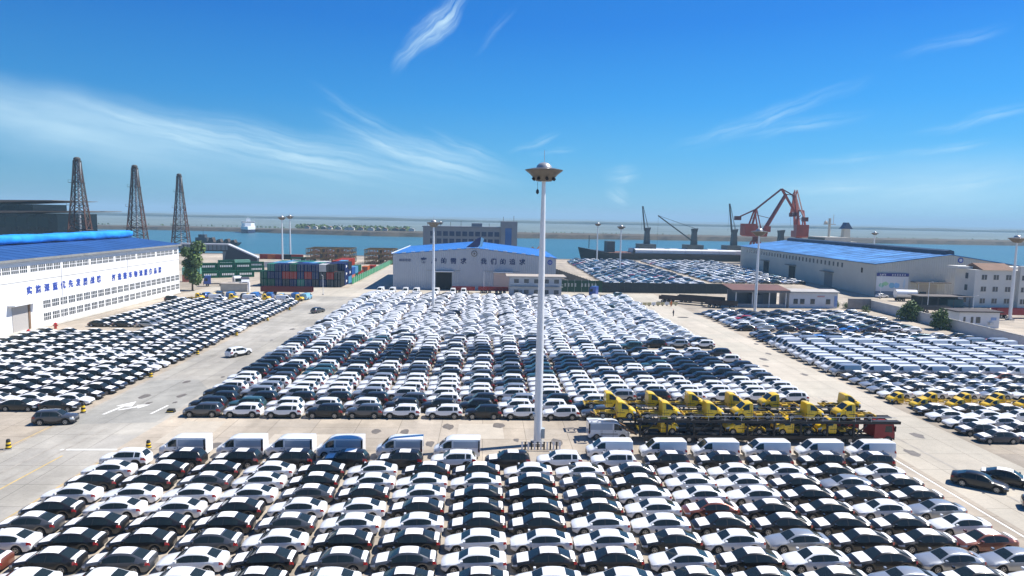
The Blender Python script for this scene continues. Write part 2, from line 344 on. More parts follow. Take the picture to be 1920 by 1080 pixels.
# ------------------------------------------------------------------ vehicles
def ip(x, pts): return float(np.interp(x, [p[0] for p in pts], [p[1] for p in pts]))
class Kind: pass
def make_kind(**k):
    K = Kind(); K.__dict__.update(k); return K
def C(*pts):  # control points listed front to rear -> ascending x
    return sorted(pts)
SALOON = make_kind(L=2.35, xf=1.42, xr=-1.36, R=.33, ww=.21, track=.79,
    w=C((2.36,.60),(2.25,.76),(2.0,.86),(1.4,.91),(0,.92),(-1.6,.91),(-2.1,.86),(-2.3,.76),(-2.36,.66)),
    zt=C((2.36,.66),(2.2,.76),(1.9,.84),(1.5,.92),(1.1,.99),(.75,1.20),(.42,1.37),(.1,1.44),(-.4,1.465),(-.85,1.43),(-1.15,1.37),(-1.5,1.23),(-1.84,1.10),(-2.1,1.08),(-2.28,1.03),(-2.36,.78)),
    zb=C((2.36,.58),(2.2,.66),(1.9,.73),(1.1,.88),(0,.92),(-1.4,.97),(-2.1,.94),(-2.3,.88),(-2.36,.7)),
    wt=C((2.36,.5),(2.2,.62),(1.9,.68),(1.1,.70),(.42,.58),(-.4,.57),(-1.15,.57),(-1.84,.66),(-2.1,.66),(-2.36,.55)),
    ws=(1.1, .42), rw=(-1.15, -1.84), sw=((.95, -.22), (-.30, -1.40)), hood=(1.97, 1.14), roof=(.32, -1.02), boot=(-1.9, -2.26), clad=False,
    xs=[2.36,2.25,2.0,1.97,1.76,1.66,1.54,1.42,1.30,1.18,1.14,1.1,1.08,.95,.75,.42,.32,.1,-.22,-.30,-.6,-.85,-1.02,-1.12,-1.15,-1.24,-1.36,-1.40,-1.48,-1.60,-1.70,-1.84,-1.9,-2.1,-2.26,-2.3,-2.36])
SUVK = make_kind(L=2.3, xf=1.38, xr=-1.34, R=.37, ww=.23, track=.80,
    w=C((2.3,.66),(2.2,.80),(1.95,.89),(1.4,.93),(0,.94),(-1.8,.92),(-2.2,.86),(-2.3,.78)),
    zt=C((2.3,.86),(2.15,1.0),(1.8,1.08),(1.05,1.16),(.4,1.62),(-.2,1.69),(-1.5,1.66),(-1.85,1.60),(-2.2,1.14),(-2.3,.9)),
    zb=C((2.3,.72),(2.15,.86),(1.8,.96),(1.05,1.05),(0,1.08),(-1.8,1.12),(-2.2,1.05),(-2.3,.85)),
    wt=C((2.3,.55),(2.1,.68),(1.8,.72),(1.05,.72),(.4,.60),(-1.5,.60),(-1.85,.60),(-2.2,.70),(-2.3,.64)),
    ws=(1.05, .4), rw=(-1.85, -2.2), sw=((.95, -.25), (-.33, -1.15), (-1.25, -1.75)), hood=(1.9, 1.07), roof=(.0, -1.1), boot=None, clad=True,
    xs=[2.3,2.2,2.0,1.9,1.76,1.64,1.51,1.38,1.25,1.12,1.07,1.05,.95,.4,0,-.25,-.33,-.9,-1.0,-1.1,-1.15,-1.21,-1.25,-1.34,-1.47,-1.60,-1.72,-1.75,-1.85,-2.2,-2.26,-2.3])
HATCH = make_kind(L=2.15, xf=1.32, xr=-1.22, R=.32, ww=.2, track=.76,
    w=C((2.15,.60),(2.05,.76),(1.8,.85),(1.3,.88),(-1.5,.87),(-2.0,.80),(-2.12,.72)),
    zt=C((2.15,.72),(2.0,.84),(1.7,.92),(1.05,1.02),(.3,1.44),(-.2,1.50),(-1.2,1.45),(-1.5,1.40),(-1.95,1.02),(-2.12,.85)),
    zb=C((2.15,.62),(2.0,.74),(1.7,.82),(1.05,.92),(-1.5,1.0),(-1.95,.94),(-2.12,.75)),
    wt=C((2.15,.5),(2.0,.64),(1.05,.68),(.3,.56),(-1.5,.55),(-1.95,.64),(-2.12,.58)),
    ws=(1.05, .3), rw=(-1.5, -1.95), sw=((.95, -.25), (-.33, -1.4)), hood=(1.8, 1.07), roof=(.1, -1.2), boot=None, clad=False,
    xs=[2.15,2.05,1.8,1.66,1.56,1.44,1.32,1.20,1.08,1.07,1.05,.98,.95,.3,.1,-.25,-.33,-.88,-.98,-1.10,-1.2,-1.22,-1.34,-1.4,-1.46,-1.5,-1.56,-1.95,-2.05,-2.12])
VANK = make_kind(L=2.45, xf=1.55, xr=-1.45, R=.33, ww=.21, track=.80,
    w=C((2.45,.70),(2.35,.84),(2.1,.92),(1.5,.95),(-2.2,.95),(-2.42,.92)),
    zt=C((2.45,.90),(2.3,1.02),(1.85,1.16),(1.75,1.20),(1.0,1.86),(.6,1.95),(-2.2,1.96),(-2.38,1.90),(-2.43,1.2)),
    zb=C((2.45,.76),(2.3,.88),(1.75,1.08),(1.0,1.16),(-2.3,1.16),(-2.43,1.0)),
    wt=C((2.45,.6),(2.3,.72),(1.75,.78),(1.0,.72),(.6,.74),(-2.2,.76),(-2.43,.76)),
    ws=(1.75, 1.0), rw=None, sw=((1.45, .55),), hood=None, roof=None, boot=None, clad=False,
    xs=[2.45,2.35,2.2,2.05,1.9,1.81,1.75,1.68,1.55,1.45,1.42,1.29,1.19,1.0,.55,0,-.6,-1.09,-1.19,-1.32,-1.45,-1.58,-1.71,-1.81,-2.2,-2.38,-2.43])
import copy as _cp
BOXVAN = _cp.copy(VANK)
BOXVAN.zt = C((2.45,.95),(2.3,1.08),(1.95,1.22),(1.15,1.92),(.8,2.12),(-2.3,2.14),(-2.43,2.12)); BOXVAN.ws = (1.9, 1.19)
BOXVAN.wt = C((2.45,.6),(2.3,.72),(1.75,.78),(1.0,.80),(.6,.86),(-2.43,.88))
HIGHVAN = _cp.copy(VANK)
HIGHVAN.zt = C((2.45,1.0),(2.3,1.15),(1.9,1.3),(1.05,2.1),(.5,2.38),(-2.2,2.42),(-2.43,2.3)); HIGHVAN.ws = (1.9, 1.0)
CAB = make_kind(L=2.3, xf=1.52, xr=-1.55, R=.34, ww=.22, track=.80,
    w=C((2.3,.72),(2.2,.84),(1.9,.91),(1.4,.93),(.25,.93),(.2,.91)),
    zt=C((2.3,.90),(2.18,1.04),(1.9,1.16),(1.70,1.23),(1.05,1.82),(.7,1.95),(.25,1.94),(.2,1.9)),
    zb=C((2.3,.76),(2.15,.88),(1.6,1.06),(.9,1.14),(.2,1.14)),
    wt=C((2.3,.62),(2.15,.72),(1.6,.78),(.95,.72),(.2,.75)),
    ws=(1.70, 1.05), rw=None, sw=((1.42, .6),), hood=None, roof=None, boot=None, clad=False,
    xs=[2.3,2.2,2.05,1.94,1.82,1.70,1.52,1.42,1.38,1.26,1.16,1.05,.8,.6,.4,.25,.2])
def gen(K, lo=False):
    """all pieces of a vehicle: list of (part, role, verts, faces), front along +x"""
    xs = list(K.xs)
    if lo:
        keep = {xs[0], xs[-1]} | set(K.ws or ()) | set(K.rw or ()) | {1.95, 2.0, 2.05}
        for s_ in K.sw: keep |= set(s_)
        xs = [x for x in xs if x in keep or abs(x-K.xf) < .02 or abs(x-K.xr) < .02 or abs(abs(x-K.xf)-.36) < .05 or abs(abs(x-K.xr)-.36) < .05 or x in (K.hood or ()) or x in (K.roof or ())]
    grid = []
    RA = K.R+.07
    for x in xs:
        w, zt, zb, wt = ip(x, K.w), ip(x, K.zt), ip(x, K.zb), ip(x, K.wt)
        zs = .21 if x > -K.L+.2 and x < K.L-.15 else .30
        for c in (K.xf, K.xr):
            d = abs(x-c)
            if d < RA+.02: zs = max(zs, K.R*.95+math.sqrt(max(RA*RA-d*d, 0)))
        zs = min(zs, zb-.12)
        wt = min(wt, w*.96)
        p3 = (w*.955, zb); drop = .05; p5 = (wt, zt-drop)
        p5 = (p5[0], max(p5[1], zb+.02))
        p4 = (p3[0]+(p5[0]-p3[0])*.84, p3[1]+(p5[1]-p3[1])*.84)
        pts = [(w*.93, zs), (w*.99, zs+.34*(zb-zs)), (w, zs+.68*(zb-zs)), p3, p4, p5, (wt*.86, zt-.018 if zt-.018 > zb+.02 else zb+.03), (0, max(zt, zb+.04))]
        grid.append([(x, y, z) for y, z in pts]+[(x, -y, z) for y, z in pts[6::-1]])
    V = [p for g_ in grid for p in g_]
    parts = {}
    def put(part, role, f): parts.setdefault((part, role), []).append(f)
    eps = 1e-6
    for i in range(len(xs)-1):
        a, c = xs[i], xs[i+1]
        inside = lambda r_: r_ and c >= min(r_)-eps and a <= max(r_)+eps
        for j in range(14):
            h = j if j < 7 else 13-j
            side = 'a' if j < 7 else 'b'
            f = (i*15+j, i*15+j+1, (i+1)*15+j+1, (i+1)*15+j)
            done = False
            if h == 6 and inside(K.ws): put('windshield', 'glass', f); continue
            if h == 6 and inside(K.rw): put('rear_window', 'glass', f); continue
            if h == 3:
                for q, s_ in enumerate(K.sw):
                    if inside(s_): put('side_window'+side+str(q), 'glass', f); done = True
                if done: continue
                if len(K.sw) > 1 and inside((K.sw[0][1], K.sw[1][0])): put('body', 'trim', f); continue
            if h == 2 and a <= K.L+.02 and c >= K.L-.40 and a > K.L-.4: put('headlight'+side, 'lamp', f); continue
            if h == 2 and K is not CAB and c <= -K.L+.13: put('taillight'+side, 'tail', f); continue
            if K is CAB and h <= 1 and a > K.L-.32: put('body', 'trim', f); continue
            if K.clad and h == 0: put('body', 'trim', f); continue
            put('body', 'body', f)
            film = None
            if h >= 5 and inside(K.hood): film = 'bonnet_film'
            if h == 6 and inside(K.roof): film = 'roof_film'
            if h >= 5 and inside(K.boot): film = 'boot_film'
            if film: put(film, 'film', f)
    put('body', 'body', tuple(range(15))[::-1]); n0 = (len(xs)-1)*15
    put('body', 'body', tuple(range(n0, n0+15)))
    out = []
    for (p, role), fs in parts.items():
        used = sorted({i for f in fs for i in f}); mp_ = {u: k for k, u in enumerate(used)}
        vv = [V[u] for u in used]
        if role == 'film': vv = [(x, y, z+.014) for x, y, z in vv]
        out.append((p, role, vv, [tuple(mp_[i] for i in f) for f in fs]))
    mb = MB()
    mb.box(-K.L+.25 if K is not CAB else .25, K.L-.3, -K.track+.08, K.track-.08, .19, .62, TRIM)
    x0 = K.L-.012
    out.append(('body', 'trim', mb.v, mb.f))
    # grille and bumper intake at the nose
    mb = MB(); wv_ = ip(K.L, K.w)*.78
    mb.box(x0-.02, K.L+.03, -wv_, wv_, .33, ip(K.L, K.zb)-.14, TRIM); out.append(('grille', 'trim', mb.v, mb.f))
    for cxx in (K.xf, K.xr):
        for sy in (1, -1):
            n = 8 if lo else 14
            y1 = sy*(K.track+K.ww/2); y0 = sy*(K.track-K.ww/2)
            mb = MB(); mb.tube((cxx, y0, K.R), (cxx, y1, K.R), K.R, TYRE, n); out.append((('wheel', cxx, sy), 'tyre', mb.v, mb.f))
            mb = MB(); mb.tube((cxx, y1-sy*.02, K.R), (cxx, y1+sy*.012, K.R), K.R*.66, RIM, n if lo else 10); out.append((('wheel', cxx, sy), 'rim', mb.v, mb.f))
            if not lo:
                mb = MB()
                for q in range(5):
                    a0 = q*2*PI/5+.3; a1 = a0+.95
                    mb.add([(cxx+K.R*.16*math.cos((a0+a1)/2), y1+sy*.016, K.R+K.R*.16*math.sin((a0+a1)/2)), (cxx+K.R*.58*math.cos(a0), y1+sy*.016, K.R+K.R*.58*math.sin(a0)), (cxx+K.R*.58*math.cos(a1), y1+sy*.016, K.R+K.R*.58*math.sin(a1))], [(0,1,2)], TYRE)
                out.append((('wheel', cxx, sy), 'tyre', mb.v, mb.f))
    if not lo:
        xm = K.ws[0]-.22 if K.ws else .8; zm = ip(xm, K.zb)+.08; wmx = ip(xm, K.w)
        for sy in (1, -1):
            mb = MB(); y0, y1 = sorted((sy*(wmx-.05), sy*(wmx+.17)))
            mb.box(xm-.09, xm+.07, y0, y1, zm-.02, zm+.13, TRIM); out.append(('wing_mirror'+('a' if sy > 0 else 'b'), 'body', mb.v, mb.f))
    if K is BOXVAN and not lo:
        for sy in (1, -1):
            mb = MB(); w_2 = ip(-.8, K.w); mb.box(-2.2, .35, *sorted((sy*(w_2*.86), sy*(w_2+.004))), 1.22, 1.92, TRIM); out.append(('side_panel'+('a' if sy > 0 else 'b'), 'panel', mb.v, mb.f))
            mb = MB(); mb.box(-2.38, -2.24, *sorted((sy*(w_2*.86), sy*(w_2+.006))), .75, 1.95, TRIM); out.append(('body', 'trim', mb.v, mb.f))
    if K in (VANK, BOXVAN, HIGHVAN, CAB) and not lo:
        mb = MB(); seams = (.44, -.85, -1.0+.02) if K is not CAB else (.42, 1.40)
        for xx in seams:
            for sy in (1, -1):
                zb_ = ip(xx, K.zb); zt_ = ip(xx, K.zt)-.3; w_2 = ip(xx, K.w)
                mb.box(xx-.012, xx+.012, *sorted((sy*(w_2*.9), sy*(w_2+.006))), .38, zb_, TRIM)
        for sy in (1, -1):
            w_2 = ip(.2, K.w); mb.box(-.95 if K is not CAB else .1, .98, *sorted((sy*(w_2*.9), sy*(w_2+.018))), .70, .78, TRIM)
            mb.box(.6, .78, *sorted((sy*(w_2*.9), sy*(w_2+.02))), 1.0, 1.04, TRIM)
        out.append(('body', 'trim', mb.v, mb.f))
    if K is CAB:
        mb = MB()
        for sy in (.34, -.34): mb.box(-2.35, .1, sy-.045, sy+.045, .5, .66, TRIM)
        for xx in (-2.3, -1.8, -1.1, -.4): mb.box(xx-.04, xx+.04, -.34, .34, .53, .63, TRIM)
        mb.box(-1.0, -.3, .4, .75, .38, .62, TRIM)
        out.append(('chassis', 'chassis', mb.v, mb.f))
        mb = MB(); mb.box(-2.36, -2.24, -.8, .8, .4, .62, TRIM); out.append(('rear_bumper', 'body', mb.v, mb.f))
        mb = MB()
        for sy in (.8, -.8): mb.box(-1.95, -1.15, sy-.12, sy+.12, .72, .76, TRIM)
        out.append(('mudguard', 'trim', mb.v, mb.f))
    return out
ROLE = {'panel': mat('blue grey van panel', (.36, .42, .50), .35, coat=.4), 'glass': GLASS, 'trim': TRIM, 'tyre': TYRE, 'rim': RIM, 'lamp': LAMP, 'tail': TAIL, 'film': FILM, 'chassis': mat('yellow chassis rails', (.45, .30, .02), .6)}
PALEGLASS = mat('pale window glass', (.17, .195, .21), .18)  # paler grey panes for the white and silver hatchbacks
GEN = {}; PARTMESH = {}; ONEMESH = {}
KIND = {'saloon_car': SALOON, 'suv': SUVK, 'hatchback': HATCH, 'panel_van': VANK, 'box_van': BOXVAN, 'high_roof_van': HIGHVAN, 'cab_chassis_truck': CAB}
def gen_of(kind, lo=False):
    if (kind, lo) not in GEN: GEN[kind, lo] = gen(KIND[kind], lo)
    return GEN[kind, lo]
def base(p):
    if isinstance(p, tuple): return p[0]
    for q in ('side_window', 'side_panel', 'headlight', 'taillight', 'wing_mirror'):
        if p.startswith(q): return q
    return p
def part_meshes(kind, col, films):
    key = (kind, col, films)
    if key not in PARTMESH:
        d = {}
        for p, role, vv, ff in gen_of(kind):
            if role == 'film' and not films: continue
            d.setdefault(p, []).append((role, vv, ff))
        res = []
        for p, L in d.items():
            mb = MB()
            for role, vv, ff in L: mb.add(vv, ff, PAINT[col] if role == 'body' else ROLE[role])
            res.append((base(p), mb.mesh(base(p), 38)))
        PARTMESH[key] = res
    return PARTMESH[key]
def one_mesh(kind, col, films):
    key = (kind, col, films)
    if key not in ONEMESH:
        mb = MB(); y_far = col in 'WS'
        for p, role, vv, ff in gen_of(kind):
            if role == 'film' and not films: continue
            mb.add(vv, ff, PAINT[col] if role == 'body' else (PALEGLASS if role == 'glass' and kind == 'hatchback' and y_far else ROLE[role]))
        ONEMESH[key] = mb.mesh(kind, 38)
    return ONEMESH[key]
CNAME = {'W': 'white', 'D': 'black', 'G': 'dark grey', 'S': 'silver', 'R': 'copper red', 'B': 'navy blue', 'L': 'bright blue', 'E': 'red', 'Y': 'yellow', 'T': 'teal', 'C': 'pale blue'}
CAT = {'saloon_car': 'car', 'suv': 'suv', 'hatchback': 'hatchback', 'panel_van': 'van', 'box_van': 'van', 'high_roof_van': 'van', 'cab_chassis_truck': 'truck'}
def spawn(kind, col, x, y, rz, label, group=None, films=None, parts=True, z=0):
    films = (col not in 'WSYLEC' and kind in ('saloon_car', 'suv')) if films is None else films
    if parts:
        t = thing(kind, label, CAT[kind], (x, y, z), rz, group)
        for nm, me in part_meshes(kind, col, films): ob(nm, me, t)
    else:
        t = tag(ob(kind, one_mesh(kind, col, films), None, (x, y, z), rz), label, CAT[kind], group)
    return t
MASS = {}
def mass(which, kind, col, x, y, rz, films): MASS.setdefault(which, []).append((kind, col, x, y, rz, films))
def build_mass(which, name, label):
    L = MASS.get(which)
    if not L: return
    slots = []; vs = []; lv = []; ls = []; mi = []; off = 0
    cache = {}
    def sl(M):
        if M not in slots: slots.append(M)
        return slots.index(M)
    for kind, col, x, y, rz, films in L:
        key = (kind, col, films)
        if key not in cache:
            V = []; F_ = []; Mi = []
            for p, role, vv, ff in gen_of(kind, True):
                if role == 'film' and not films: continue
                o = len(V); V += vv
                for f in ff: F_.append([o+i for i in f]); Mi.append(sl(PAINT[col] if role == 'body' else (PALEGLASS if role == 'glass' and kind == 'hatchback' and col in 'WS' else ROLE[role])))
            cache[key] = (np.array(V), np.array([i for f in F_ for i in f]), np.array([len(f) for f in F_]), np.array(Mi))
        V, l, n, mm = cache[key]
        c, s_ = math.cos(rz), math.sin(rz)
        P = V.copy(); P[:, 0] = V[:, 0]*c-V[:, 1]*s_+x; P[:, 1] = V[:, 0]*s_+V[:, 1]*c+y
        vs.append(P); lv.append(l+off); ls.append(n); mi.append(mm); off += len(V)
    vs = np.concatenate(vs); lv = np.concatenate(lv); ls = np.concatenate(ls); mi = np.concatenate(mi)
    me = bpy.data.meshes.new(name); me.vertices.add(len(vs)); me.vertices.foreach_set('co', vs.ravel())
    me.loops.add(len(lv)); me.loops.foreach_set('vertex_index', lv.astype(np.int32))
    me.polygons.add(len(ls)); me.polygons.foreach_set('loop_start', np.concatenate([[0], np.cumsum(ls)[:-1]]).astype(np.int32))
    for M in slots: me.materials.append(M)
    me.polygons.foreach_set('material_index', mi.astype(np.int32)); me.update(calc_edges=True); me.validate()
    fix_normals(me)
    tag(ob(name, me), label, None, None, 'stuff')
J = lambda a: random.uniform(-a, a)

# nearest block: colours read row by row, column -7..8
FRONT = ['WDDWDWDDWWGWWWDW', 'DDGWDWWWDGDWWDSD', 'WWWWGDWDDGWWWDDD', 'DWWDWWDDDDWRDDWS', 'GDDDGWWDDWWDDDDW', 'WDDGWDDWWWDWSDDR', 'RDGWDGGWDDWDWDSS', 'DDWWWDWDDWWDDDSDW'[1:]+'']
FY = [64.6, 61.75, 58.85, 55.9, 53.05, 50.15, 47.2, 44.35]
gF = 'saloon cars in the nearest block'
for r_, row in enumerate(FRONT):
    for c_, col in enumerate(row):
        k = c_-7
        if r_ == 7 and k == -7: continue
        lab = f"{CNAME[col]} saloon{' with white bonnet' if col not in 'WS' else ''}, {ORD[c_]} from left in {ORD[r_]} saloon row below the vans"
        if len(lab.split()) > 16: lab = lab.replace(' with white bonnet', ', white film').replace('saloon row', 'row')
        spawn('saloon_car', col, -.45+5.03*k+J(.12), FY[r_]+J(.06), PI+R(J(.9)), lab, gF)
for c_, col in enumerate('WDDDDDWDWWDDDDD'):
    spawn('suv', col, -35.5+5.43*c_+J(.12), 67.45+J(.06), PI+R(J(.8)), f"{CNAME[col]} suv{' with white bonnet film' if col == 'D' else ''}, {ORD[c_]} from left in the row under the vans", 'suvs in the row below the white vans')
for c_, k in enumerate((-30.9, -25.2, -20.2, -14.9, -8.7, -2.6)):
    spawn('box_van', 'W', k+J(.1), 70.5, PI+R(J(.7)), f"white square backed van left of the mast, {ORD[c_]} from the left in its row", 'square white vans left of the tall mast')
for c_, k in enumerate([2, 3, 4, 5, 6, 7]):
    spawn('panel_van', 'W', 13.7+5.68*(k-2)+J(.12), 70.6, PI+R(J(.7)), f"white rounded panel van in front of the car carriers, {ORD[c_]} from the mast", 'rounded white vans below the car carriers')

# middle block
NR, CPX, CPY = 49, 4.95, 2.85
DARKF = [.45, .35, .72, .08, .05, .12, .1, .8, .6, .3, .75, .7, .45, .35, .45, .3, .3]
FIXED = {0: 'GWWDGWWDWWGW', 1: 'DTWWWDDDWWDS', 2: 'DDDDDGWDSDWSDWGWD'}
suv_n = hat_n = 0
for r_ in range(NR):
    y = 84.4+CPY*r_ if r_ < 19 else 84.4+CPY*19+2.58*(r_-19)
    pd = DARKF[r_] if r_ < len(DARKF) else (.25 if r_ < 19 else .05)
    cpx = CPX if r_ < 19 else 4.62
    ro = J(.1) if r_ < 9 else (J(.35) if r_ < 19 else J(.7))
    for c_ in range(17 if r_ < 19 else 18):
        x = -35.6+cpx*c_+(.9 if r_ % 2 == 0 and r_ < 3 else 0)+ro
        if r_ < 3 and x > 15.5: continue
        if r_ in (15, 16) and x > 24 and (r_ == 15 or x > 30): continue
        if x > 43.8 or (r_ > 28 and abs(x+14.1) < 2.6 and abs(y-186.8) < 2.2): continue
        if y > 205 and -4 < x < 26 and y > 211: continue
        col = FIXED[r_][c_] if r_ in FIXED and c_ < len(FIXED[r_]) else (random.choices('DBGT', (6, 1.5, 2, .8))[0] if random.random() < pd else random.choices('WS', (8, 1))[0])
        rz = PI+R(J(1.3 if r_ < 19 else 3.5)); xx, yy = x+J(.25 if r_ < 19 else .4), y+J(.1 if r_ < 19 else .22)
        kind = 'suv' if r_ < 19 else 'hatchback'
        if kind == 'suv' and suv_n < 284:
            suv_n += 1
            spawn('suv', col, xx, yy, rz, f"{CNAME[col]} suv, {ORD[c_]} from left in {ORD[r_]} row of the middle block", 'suvs in the middle block', films=False, parts=r_ < 5)
        elif kind == 'hatchback' and hat_n < 300:
            hat_n += 1
            spawn('hatchback', col, xx, yy, rz, f"{CNAME[col]} hatchback, {ORD[c_]} from left in {ORD[r_]} row of the middle block", 'hatchbacks in the middle block', films=False, parts=False)
        else:
            mass('m'+kind, kind, col, xx, yy, rz, False)
build_mass('mhatchback', 'distant_hatchbacks', 'white hatchbacks packed in the rear rows of the middle block')
build_mass('msuv', 'distant_suvs', 'white suvs packed in the middle block')
# small white vans facing the camera behind the middle block
for c_, x in enumerate([-33.5, -29.6, -25.4, -22.0, -15.6, -10.2, -6.8]):
    spawn('panel_van', 'W', x, 219.5+J(.5), -PI/2+R(J(4)), f"white van facing the yard before the blue roofed shed, {ORD[c_]} from the left", 'white vans before the blue roofed central shed', parts=False)

# left block
n_s = 0
for r_ in range(40):
    y = 86.4+2.75*r_
    if y > 193: break
    for c_ in range(10):
        x = -53.2-4.9*c_-(.0008*(y-86)*8)
        if x < -.71*y-5 or x < (-88 if y < 141 else -86.5): continue
        if 139.5 < y < 147 and x < -72: continue
        col = random.choices('DWGBS', (62, 20, 9, 6, 3))[0] if r_ > 0 else 'D'
        if 148 < y < 155 and x > -72: col = random.choices('BDG', (4, 3, 2))[0]
        xx, yy, rz = x+J(.25), y+J(.08), R(J(1.2))
        if n_s < 110:
            n_s += 1
            spawn('saloon_car', col, xx, yy, rz, f"{'white-filmed ' if col not in 'WS' else ''}{CNAME[col]} saloon, {ORD[c_]} from the lane in {ORD[r_]} row of the left block", 'saloon cars in the left block', parts=r_ < 5)
        else: mass('left', 'saloon_car', col, xx, yy, rz, col not in 'WS')
build_mass('left', 'distant_saloons', 'saloons with white bonnet film filling the left block by the warehouse')
# right block
n_v = n_s2 = 0
for r_ in range(39):
    y = 76.3+2.8*r_
    for c_ in range(12):
        x = 60.6+4.95*c_
        if x > .795*y+5 or x > min(110, 103.5+(0 if y > 150 else 5)): continue
        if 148 < y < 152.5: continue
        if y > 181 and x < 62: continue
        if abs(x-75.4) < 3 and abs(y-186) < 4: continue
        xx, yy, rz = x+J(.25), y+J(.08), PI+R(J(1.5))
        if r_ in (5, 6):
            xx += -.7 if r_ == 6 else .9
            spawn('cab_chassis_truck', 'Y', xx, yy, PI+R(J(1.5)), f"yellow chassis truck in the right block, {ORD[c_]} from the road in the {'nearer' if r_ == 5 else 'farther'} yellow row", 'yellow trucks parked in the right block').scale = (.86, .9, .78); continue
        if 12 <= r_ <= 19 or (r_ in (20, 21)):
            kd = 'panel_van' if r_ < 20 else random.choice(('high_roof_van', 'panel_van', 'high_roof_van'))
            col = random.choices('WS', (9, 1))[0]
            n_v += 1
            spawn(kd, col, xx, yy, rz, f"{CNAME[col]} {'tall' if kd == 'high_roof_van' else 'panel'} van, {ORD[c_]} from the road in {ORD[r_]} row of the right block", 'vans in the right block', parts=r_ < 15); continue
        if r_ < 12:
            col = ('BBWWDYYWSSSG')[r_]
            if c_ > 0: col = random.choice({0: 'BB', 1: 'BBG', 2: 'WWS', 3: 'WDW', 4: 'DWW', 7: 'WWS', 8: 'WSD', 9: 'SSBG', 10: 'BSGS', 11: 'DGSDCR'}[r_])
            spawn('saloon_car', col, xx, yy, rz, f"{CNAME[col]} saloon, {ORD[c_]} from the road in {ORD[r_]} row of the right block", 'saloon cars in the right block', parts=r_ < 6); n_s2 += 1
        else:
            col = random.choices('BDWSGTEL', (12, 20, 28, 16, 14, 5, 3, 2))[0]
            mass('right', random.choice(('saloon_car', 'hatchback', 'suv')), col, xx, yy, rz, False)
build_mass('right', 'distant_cars', 'mixed cars filling the far half of the right block')
# far quay-side blocks
for (x0, n, y0, y1) in ((48.5, 7, 250, 404), (94, 8, 272, 404)):
    for r_ in range(int((y1-y0)/2.75)):
        y = y0+2.75*r_
        for c_ in range(n+1):
            x = x0+4.9*c_
            if x0 < 60 and y > 385 and x < 52: continue
            if x0 > 60 and x > 131+(y-272)*.04: continue
            if abs(x-65.4) < 2.6 and (abs(y-328) < 2 or abs(y-397) < 2): continue
            if random.random() < .04: continue
            col = random.choices('DWSBGTLEC', (30, 32, 16, 5, 12, 6, 2, 3, 1) if x0 < 60 else (14, 42, 20, 4, 10, 4, 3, 2, 3))[0]
            mass('quay', random.choice(('saloon_car', 'hatchback', 'suv')), col, x+J(.3), y+J(.1), PI+R(J(2)), False)
build_mass('quay', 'quayside_cars', 'cars waiting in two blocks beside the cargo ship')
# the air: haze from the quay to the far shore
hzm = bpy.data.materials.new('haze'); hzm.use_nodes = True; hn = hzm.node_tree.nodes; hn.clear()
pv = hn.new('ShaderNodeVolumePrincipled'); pv.inputs['Color'].default_value = (.50, .79, 1, 1); pv.inputs['Density'].default_value = .00022
ho = hn.new('ShaderNodeOutputMaterial'); hzm.node_tree.links.new(pv.outputs[0], ho.inputs['Volume'])
tag(MB().box(-9500, 9500, -1600, 12000, -6.2, 78, hzm).build('haze'), 'pale sea haze over the harbour', None, None, 'stuff')
# vehicles out on the lanes
spawn('suv', 'G', -50.6, 80.9, R(7), 'dark grey suv driving alone across the near end of the left lane', films=False)
spawn('suv', 'W', -43.3, 120.6, R(58), 'white suv driving up the empty lane away from the camera')
spawn('hatchback', 'G', -42.5, 174.6, R(66), 'dark hatchback far up the empty lane between the blocks')
spawn('saloon_car', 'D', 48.6, 62.6, R(-38), 'black saloon without film parked at an angle beside the right road', films=False)
spawn('saloon_car', 'D', 52.2, 63.4, R(-38), 'black saloon with white film beside the angled bare black saloon')
spawn('saloon_car', 'G', 51.3, 56.9, R(-30), 'dark grey saloon nearest the camera on the right road', films=False)
spawn('hatchback', 'W', 136.4, 228.0, R(10), 'white car parked under the map board on the grey shed')

